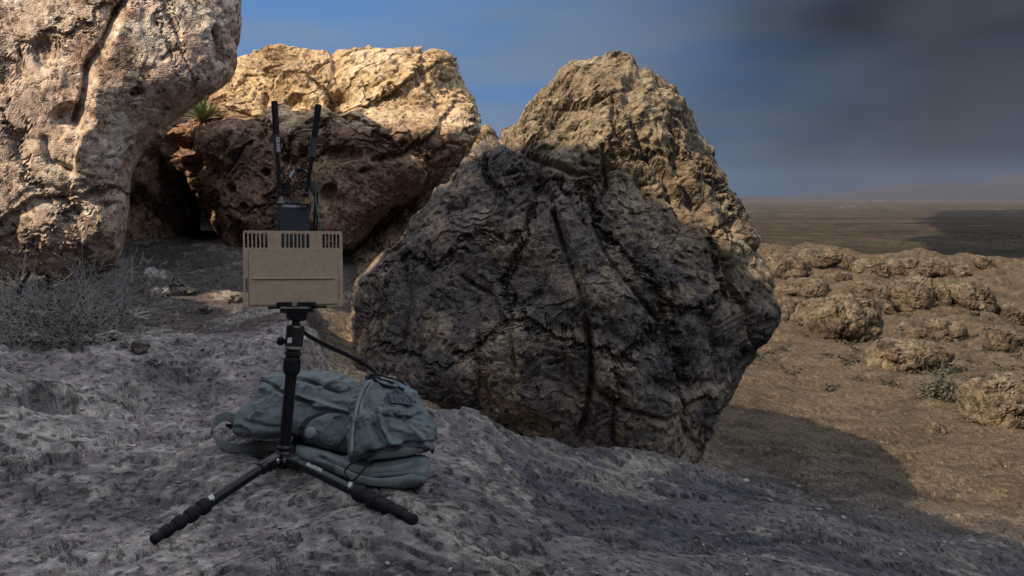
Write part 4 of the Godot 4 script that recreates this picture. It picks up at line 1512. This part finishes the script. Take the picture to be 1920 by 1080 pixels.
	put("webbing_tab", st.commit(), tape, pack)
	st = begin()
	plate(st, spot(809, 830, d - 0.18), view.x, view.y, view.z, PackedVector2Array([Vector2(0, 4 * k), Vector2(7 * k, -6 * k), Vector2(3 * k, -20 * k), Vector2(-2 * k, -16 * k)]), 0.004, 0.0)
	put("black_tab", st.commit(), rubber, pack)
	# shock cord with its lock at the lower left of the pocket, and the loops on top
	var fo: Vector3 = (EYE - base).normalized()
	var q := seen_on(front.mesh, 697, 846) + fo * 0.004
	st = begin()
	plate(st, q, view.x, view.y, fo, PackedVector2Array([Vector2(-16 * k, -6 * k), Vector2(-2 * k, -22 * k), Vector2(6 * k, -8 * k), Vector2(3 * k, 6 * k)]), 0.004, 0.0)
	put("cord_tab", st.commit(), dark, pack)
	st = begin()
	bar(st, [q + view.x * 3 * k + view.y * 4 * k, q + view.x * 3 * k + view.y * 4 * k + fo * 0.012], [5.5 * k, 4.5 * k], 12)
	put("cord_lock", st.commit(), black, pack)
	st = begin()
	bar(st, curve([q + view.y * -8 * k, spot(670, 862, d - 0.35), spot(648, 880, d - 0.36), spot(652, 896, d - 0.37), spot(664, 900, d - 0.37), spot(680, 882, d - 0.36), q + view.y * -16 * k], 40), same(1.5 * k, 40), 8)
	put("shock_cord", st.commit(), rubber, pack)
	st = begin()
	var on_top := [spot(690, 706, d - 0.16), spot(706, 702, d - 0.2), spot(728, 708, d - 0.2), spot(754, 716, d - 0.16), spot(774, 738, d - 0.10)]
	bar(st, curve(on_top, 30), same(1.7 * k, 30), 8)
	bar(st, curve([seen_on(front.mesh, 700, 712) + fo * 0.004, seen_on(front.mesh, 720, 722) + fo * 0.004, seen_on(front.mesh, 757, 730) + fo * 0.004], 16), same(2.6 * k, 16), 8)
	bar(st, curve([seen_on(front.mesh, 704, 708) + fo * 0.006, seen_on(front.mesh, 730, 716) + fo * 0.006, seen_on(front.mesh, 757, 730) + fo * 0.004], 16), same(1.6 * k, 16), 8)
	put("cord_loop", st.commit(), rubber, pack)
	st = begin()
	bar(st, [seen_on(front.mesh, 684, 709) + fo * 0.006, seen_on(front.mesh, 700, 707) + fo * 0.01, seen_on(front.mesh, 712, 710) + fo * 0.008], [4 * k, 6 * k, 4 * k], 10)
	put("grab_handle", st.commit(), navy, pack)


# ---------------------------------------------------------------- plants, sticks, stones
func twigs(r: RandomNumberGenerator, st: SurfaceTool, at: Vector3, dir: Vector3, long: float, thick: float, depth: int) -> void:
	var pts := [at]
	var rads := [thick]
	var p := at
	var d := dir
	for i in 5:
		d = (d + Vector3(r.randf_range(-1, 1), r.randf_range(-0.8, 0.8), r.randf_range(-1, 1)) * 0.32).normalized()
		p += d * long / 5.0
		pts.append(p)
		rads.append(thick * (1.0 - 0.13 * (i + 1)))
		if depth > 0 and i > 0:
			for t in (2 if r.randf() < 0.5 else 1):
				twigs(r, st, p, (d + Vector3(r.randf_range(-1, 1), r.randf_range(-0.5, 0.9), r.randf_range(-1, 1)) * 0.9).normalized(), long * r.randf_range(0.4, 0.7), thick * 0.68, depth - 1)
	bar(st, pts, rads, 4)


func build_plants() -> void:
	var r := RandomNumberGenerator.new()
	r.seed = 7
	var grey := plain_material(Color(0.21, 0.195, 0.185), 0.9)
	var pale := plain_material(Color(0.62, 0.58, 0.42), 0.9)
	var dark := plain_material(Color(0.07, 0.055, 0.045), 0.9)
	# yucca in the cleft of the outcrop
	var outcrop: MeshInstance3D = get_node("rock_outcrop")
	var root := seen_on(outcrop.mesh, 380, 226)
	var yucca := thing("yucca", "spiky green yucca growing in the cleft above the dark hollow", "yucca", root)
	var kd := (root - EYE).length() / F
	var greens := [plain_material(Color(0.17, 0.24, 0.08), 0.6), plain_material(Color(0.25, 0.30, 0.12), 0.6), plain_material(Color(0.40, 0.37, 0.22), 0.7)]
	for i in 110:
		var a := TAU * i / 110.0 * 7.0
		var lean := r.randf_range(0.15, 1.55)
		var dir := Vector3(cos(a) * sin(lean), cos(lean) * 1.05 + 0.05, sin(a) * sin(lean)).normalized()
		var long := r.randf_range(32, 56) * kd
		var side := dir.cross(Vector3.UP).normalized()
		var nn := side.cross(dir)
		var st := begin()
		var wide := 1.5 * kd
		var m1 := root + dir * long * 0.45
		var tip := root + dir * long - Vector3.UP * long * 0.10 * lean
		tri(st, root - side * wide * 0.7, m1 - side * wide, m1 + nn * wide * 0.5, nn, nn, nn)
		tri(st, root + side * wide * 0.7, m1 + side * wide, m1 + nn * wide * 0.5, nn, nn, nn)
		tri(st, root - side * wide * 0.7, root + side * wide * 0.7, m1 + nn * wide * 0.5, nn, nn, nn)
		tri(st, m1 - side * wide, tip, m1 + nn * wide * 0.5, nn, nn, nn)
		tri(st, m1 + side * wide, tip, m1 + nn * wide * 0.5, nn, nn, nn)
		put("leaf", st.commit(), greens[2] if lean > 1.3 else greens[i % 2], yucca)
	# dead brush under the overhang
	var spots := [[40, 600, 0.30, "grey dead brush at the left edge under the overhanging boulder"], [110, 585, 0.34, "tangled grey dead brush left of the pale stones"], [165, 570, 0.34, "dry grey bush with long bare twigs reaching to the hollow"], [205, 530, 0.34, "dead twiggy bush just under the lip of the overhanging boulder"],
		[150, 625, 0.28, "low dry brush in front of the tangled brush, nearest the slab"], [235, 585, 0.28, "sparse dead twigs at the right end of the brush"], [75, 540, 0.34, "grey brush in the shade at the back, below the boulder's edge"]]
	for s in spots:
		var at := drop(s[0], s[1])
		var bush := thing("dry_brush", s[3], "dead bush", at, "dead brush under the overhang")
		var st := begin()
		for i in 13:
			var a := r.randf_range(0, TAU)
			var up := r.randf_range(0.0, 0.38)
			twigs(r, st, at + Vector3(cos(a), 0, sin(a)) * 0.08, Vector3(cos(a), up, sin(a) * 0.8).normalized(), s[2] * r.randf_range(0.6, 1.1), 0.0058, 2)
		tag(put("branches", st.commit(), grey, bush), "", "", "", "stuff")
	# green undergrowth
	var leafy := [plain_material(Color(0.060, 0.072, 0.034), 0.8), plain_material(Color(0.085, 0.09, 0.05), 0.8)]
	for s in [[70, 640, 0.34, "dull green low shrub growing along the slab's upper edge at the left"], [140, 645, 0.26, "small dull green shrub right of the larger one behind the slab"]]:
		var at := drop(s[0], s[1])
		var bush := thing("green_shrub", s[3], "shrub", at)
		var st := begin()
		for i in 9:
			var a := r.randf_range(0, TAU)
			twigs(r, st, at, Vector3(cos(a), 0.6, sin(a)).normalized(), s[2], 0.003, 1)
		tag(put("branches", st.commit(), grey, bush), "", "", "", "stuff")
		for q in 2:
			st = begin()
			for i in 320:
				var off: Vector3 = Vector3(r.randfn(0, 0.5), absf(r.randfn(0, 0.36)), r.randfn(0, 0.3)) * s[2]
				var p: Vector3 = at + off
				var x := Vector3(r.randf_range(-1, 1), r.randf_range(-1, 1), r.randf_range(-1, 1)).normalized() * 0.009
				var y := x.cross(Vector3(r.randf_range(-1, 1), r.randf_range(-1, 1), r.randf_range(-1, 1)).normalized()) * 0.6
				var nn := x.cross(y).normalized()
				quad(st, p - x, p + y, p + x, p - y, nn)
			tag(put("leaves", st.commit(), leafy[q], bush), "", "", "", "stuff")
	# the one sunlit twig, its sunlight put into a pale colour
	var at := drop(248, 602)
	var up := at + Vector3(0, 0.05, 0)
	var d := -(at - EYE).dot(view.z)
	var st := begin()
	bar(st, [at, spot(248, 596, d), spot(256, 583, d), spot(265, 570, d)], [0.005, 0.005, 0.004, 0.002], 6)
	bar(st, [spot(250, 592, d), spot(262, 587, d), spot(280, 583, d)], [0.005, 0.004, 0.002], 6)
	bar(st, [spot(252, 593, d), spot(264, 595, d), spot(282, 590, d)], [0.004, 0.004, 0.002], 6)
	bar(st, [spot(262, 587, d), spot(270, 579, d)], [0.003, 0.002], 6)
	bar(st, [spot(264, 595, d), spot(278, 598, d)], [0.003, 0.002], 6)
	tag(put("painted_lit_twig", st.commit(), pale, self), "small forked twig coloured pale as if sunlit, in front of the dry brush", "twig")
	# the dark fallen branch
	var b0 := drop(24, 572)
	var bd := -(b0 - EYE).dot(view.z)
	st = begin()
	bar(st, curve([b0, spot(32, 555, bd), spot(44, 530, bd - 0.05), spot(58, 506, bd - 0.1)], 14), [0.02, 0.02, 0.019, 0.019, 0.018, 0.018, 0.017, 0.017, 0.016, 0.015, 0.014, 0.013, 0.012, 0.010], 8)
	tag(put("fallen_branch", st.commit(), dark, self), "dark bare branch leaning in the brush at the far left", "branch")
	st = begin()
	var h0 := drop(154, 662)
	var hd := -(h0 - EYE).dot(view.z)
	bar(st, curve([h0, spot(153, 650, hd), spot(158, 642, hd), spot(172, 640, hd), spot(190, 646, hd + 0.05)], 16), same(0.004, 16), 6)
	tag(put("bent_twig", st.commit(), dark, self), "thin dark twig bent in a hook behind the slab's ledge", "twig")
	# loose stones
	var mat := rock_material(0.9, 1.0)
	var stones := [[288, 545, 54, 40, 0, "pale round-topped stone with a tan cap, largest below the hollow"], [268, 538, 34, 24, 0, "white wedge-shaped stone leaning left of the largest pale stone"], [300, 556, 30, 18, 0, "white flat stone in front of the largest pale stone"], [70, 602, 30, 20, 0, "whitish angular stone in the brush"],
		[200, 567, 18, 9, 0, "small white oval pebble right of the brush"], [314, 570, 14, 9, 0, "single small white pebble right of the lit twig"], [214, 636, 24, 16, 0, "white fist-sized stone in front of the dry twigs"], [262, 662, 34, 26, 1, "tan rock with a dark hollow by the slab's ledge"], [290, 682, 22, 14, 0, "bright white stone chip beside the tan hollow rock"],
		[316, 668, 18, 8, 0, "flat white chip right of the tan hollow rock"], [388, 586, 30, 16, 1, "pale lump in the shady bank left of the panel"], [440, 568, 26, 18, 1, "light grey lump in the bank just left of the panel's edge"], [345, 552, 40, 14, 1, "low grey rock before the back of the bank"], [232, 652, 16, 10, 1, "small tan stone near the bent twig"],
		[95, 505, 60, 20, 1, "grey rock hidden under the boulder at the left"], [60, 540, 44, 26, 1, "grey bleached rock among the brush at the far left"], [330, 536, 22, 20, 1, "dark little block behind the pale stones"]]
	var n := 0
	for s in stones:
		n += 1
		var p := drop(s[0], s[1])
		var dd := -(p - EYE).dot(view.z)
		var hw: float = s[2] / 2.0 / F * dd
		var hh: float = s[3] / 2.0 / F * dd
		var so := ball(p + Vector3(0, hh * 0.75, -hw * 0.3), Vector3.RIGHT.rotated(Vector3.UP, 0.4 * sin(n * 3.0)), Vector3.UP, hw, hh, 48, 2.3)
		so.merge({"front": hw * 0.8, "back": hw * 0.8, "nf": 18, "nb": 12})
		var g := {"s": 1.2 / hw, "k": 0.4 * hw, "seed": 300.0 + n * 5.0, "plate": 0.5, "c0": Color(0.52, 0.50, 0.47), "c1": Color(0.42, 0.39, 0.35), "c2": Color(0.30, 0.25, 0.20), "c3": Color(0.60, 0.58, 0.54), "t2": 0.25}
		if s[4] == 1:
			g.merge({"c0": Color(0.28, 0.24, 0.21), "c1": Color(0.22, 0.185, 0.16), "c2": Color(0.16, 0.13, 0.11), "c3": Color(0.36, 0.31, 0.26)}, true)
		add_rock("stone", so, g, mat, s[5], "stone", "loose stones on the shady ground")
	# shrubs among the boulders below
	for s in [[1765, 748, 70, 56, "grey-green sagebrush below the wide pale slab", 1], [1645, 582, 34, 20, "small green bush under the long tilted slab", 0], [1790, 545, 20, 18, "little green bush at the left side of the large brown boulder", 0], [1690, 610, 24, 12, "thin yellow-green tuft above the undercut slab", 0]]:
		var p := drop(s[0], s[1])
		var dd := -(p - EYE).dot(view.z)
		var hw: float = s[2] / 2.0 / F * dd
		var hh: float = s[3] / F * dd
		var bush := thing("desert_shrub", s[4], "shrub", p, "shrubs among the boulders")
		st = begin()
		for i in 8:
			var a := r.randf_range(0, TAU)
			twigs(r, st, p, Vector3(cos(a) * hw, hh, sin(a) * hw).normalized(), hh * 0.9, hh * 0.012, 1)
		tag(put("branches", st.commit(), grey, bush), "", "", "", "stuff")
		st = begin()
		for i in 900:
			var q: Vector3 = p + Vector3(r.randfn(0, 0.45) * hw, absf(r.randfn(0, 0.45)) * hh, r.randfn(0, 0.4) * hw)
			var x := Vector3(r.randf_range(-1, 1), r.randf_range(0, 1), r.randf_range(-1, 1)).normalized() * hh * 0.10
			var y := x.cross(Vector3(r.randf_range(-1, 1), r.randf_range(-1, 1), r.randf_range(-1, 1)).normalized()) * 0.35
			quad(st, q - x, q + y, q + x, q - y, x.cross(y).normalized())
		tag(put("leaves", st.commit(), plain_material(Color(0.075, 0.08, 0.058) if s[5] else Color(0.085, 0.095, 0.04), 0.85), bush), "", "", "", "stuff")


# ---------------------------------------------------------------- chips of stone and far scrub, too many to count
func chip_mesh(r: RandomNumberGenerator) -> ArrayMesh:
	var st := begin()
	var pts := []
	for i in 6:
		pts.append(Vector3(cos(i * 1.05) * r.randf_range(0.6, 1.0), r.randf_range(-0.3, 0.1), sin(i * 1.05) * r.randf_range(0.6, 1.0)))
	var top := Vector3(r.randf_range(-0.3, 0.3), r.randf_range(0.35, 0.6), r.randf_range(-0.3, 0.3))
	for i in 6:
		var a: Vector3 = pts[i]
		var b: Vector3 = pts[(i + 1) % 6]
		var n := (top - a).cross(b - a).normalized()
		n = n if n.y > 0.0 else -n
		tri(st, top, a, b, n, n, n)
	return st.commit()


func scatter(called: String, label: String, mesh: Mesh, m: Material, where: Array, tint: Array) -> void:
	var mm := MultiMesh.new()
	mm.transform_format = MultiMesh.TRANSFORM_3D
	mm.use_colors = true
	mm.mesh = mesh
	mm.instance_count = where.size()
	for i in where.size():
		mm.set_instance_transform(i, where[i])
		mm.set_instance_color(i, tint[i])
	var o := MultiMeshInstance3D.new()
	o.name = called
	o.multimesh = mm
	o.material_override = m
	add_child(o)
	tag(o, label, "", "", "stuff")


func build_scatter() -> void:
	var r := RandomNumberGenerator.new()
	r.seed = 31
	var m := StandardMaterial3D.new()
	m.vertex_color_use_as_albedo = true
	m.roughness = 0.95
	var where := []
	var tint := []
	for i in 2600:
		var d := r.randf_range(1.3, 3.4) if i < 1500 else r.randf_range(3.0, 9.0)
		var x := r.randf_range(-0.7, 0.75) * d
		var z := -d
		if i > 2200:      # rubble along the foot of the leaning boulder
			x = r.randf_range(-1.0, 2.2)
			z = -4.6 + r.randfn(0, 0.25) - 0.25 * x
		if n_low.get_noise_3d(x * 1.3, 90.0, z * 1.3) < -0.02 and i < 2200:
			continue
		var s := 0.0022 + 0.009 * pow(r.randf(), 3.5)
		if i > 1500:
			s *= 2.2
		where.append(Transform3D(Basis.from_euler(Vector3(r.randf_range(-0.5, 0.5), r.randf_range(0, TAU), r.randf_range(-0.5, 0.5))).scaled(Vector3(s, s * r.randf_range(0.5, 0.9), s)), Vector3(x, ground(x, z) + s * 0.12, z)))
		var g := r.randf_range(0.14, 0.34)
		tint.append(Color(g, g * 0.9, g * 0.82))
	scatter("stone_chips", "small loose chips of stone lying on the slab and at the boulder's foot", chip_mesh(r), m, where, tint)
	# scrub on the slope and plain
	var st := begin()
	for i in 26:
		var c := Vector3(r.randfn(0, 0.4), absf(r.randfn(0.25, 0.25)), r.randfn(0, 0.4))
		var x := Vector3(r.randf_range(-1, 1), r.randf_range(-0.2, 1), r.randf_range(-1, 1)).normalized() * 0.28
		var y := x.cross(Vector3(r.randf_range(-1, 1), r.randf_range(-1, 1), r.randf_range(-1, 1)).normalized()) * 0.6
		quad(st, c - x, c + y, c + x, c - y, x.cross(y).normalized())
	where = []
	tint = []
	for i in 26000:
		var d := 150.0 * pow(24.0, r.randf())
		var a := r.randf_range(0.2, 0.95)
		if i < 900:
			d = r.randf_range(12.0, 95.0)
			a = r.randf_range(0.26, 0.8)
		var x := a * d
		var y := -40.0 + 1.5 * n_low.get_noise_2d(x * 0.004, -d * 0.004) if i >= 900 else ground(x, -d)
		if n_mid.get_noise_2d(x * 0.01, d * 0.01) < -0.05 and i >= 900:
			continue
		var s := r.randf_range(0.35, 1.5) if i >= 900 else r.randf_range(0.06, 0.22)
		where.append(Transform3D(Basis(Vector3.UP, r.randf_range(0, TAU)).scaled(Vector3(s, s * 0.8, s)), Vector3(x, y, -d)))
		var g := r.randf_range(0.025, 0.06)
		tint.append(Color(g * 1.05, g, g * 0.62))
	scatter("desert_scrub", "low dark scrub dotted over the slope and the plain", st.commit(), m, where, tint)
	# sheds far out on the plain
	var pale := plain_material(Color(0.12, 0.11, 0.10), 0.8)
	var roofs := plain_material(Color(0.05, 0.045, 0.04), 0.8)
	for s in [[1590, 390, 26, "long pale shed on the far plain, the lower left of the two groups"], [1612, 381, 10, "small pale hut at the left end of the upper group on the far plain"], [1645, 378, 16, "dark-roofed shed in the middle of the upper group on the far plain"], [1668, 375, 18, "pale shed at the right end of the upper group on the far plain"]]:
		var dir := ray(s[0], s[1])
		var t: float = (-39.5 - EYE.y) / dir.y
		var p := EYE + dir * t
		var half: float = s[2] / F * t / 2.0
		var shed := thing("shed", s[3], "shed", p, "sheds on the far plain")
		var tall := 5.5
		st = begin()
		block(st, p + Vector3(0, tall / 2.0 - 0.5, 0), Vector3.RIGHT, Vector3.UP, Vector3.BACK, half, tall / 2.0 + 0.5, 8.0)
		put("wall", st.commit(), pale, shed)
		st = begin()
		plate(st, p + Vector3(-half * 1.03, tall, 0), Vector3.BACK, Vector3.UP, Vector3.RIGHT, PackedVector2Array([Vector2(-9, 0.02), Vector2(9, 0.02), Vector2(0, 3)]), half * 2.06, 0.0)
		put("roof", st.commit(), roofs, shed)
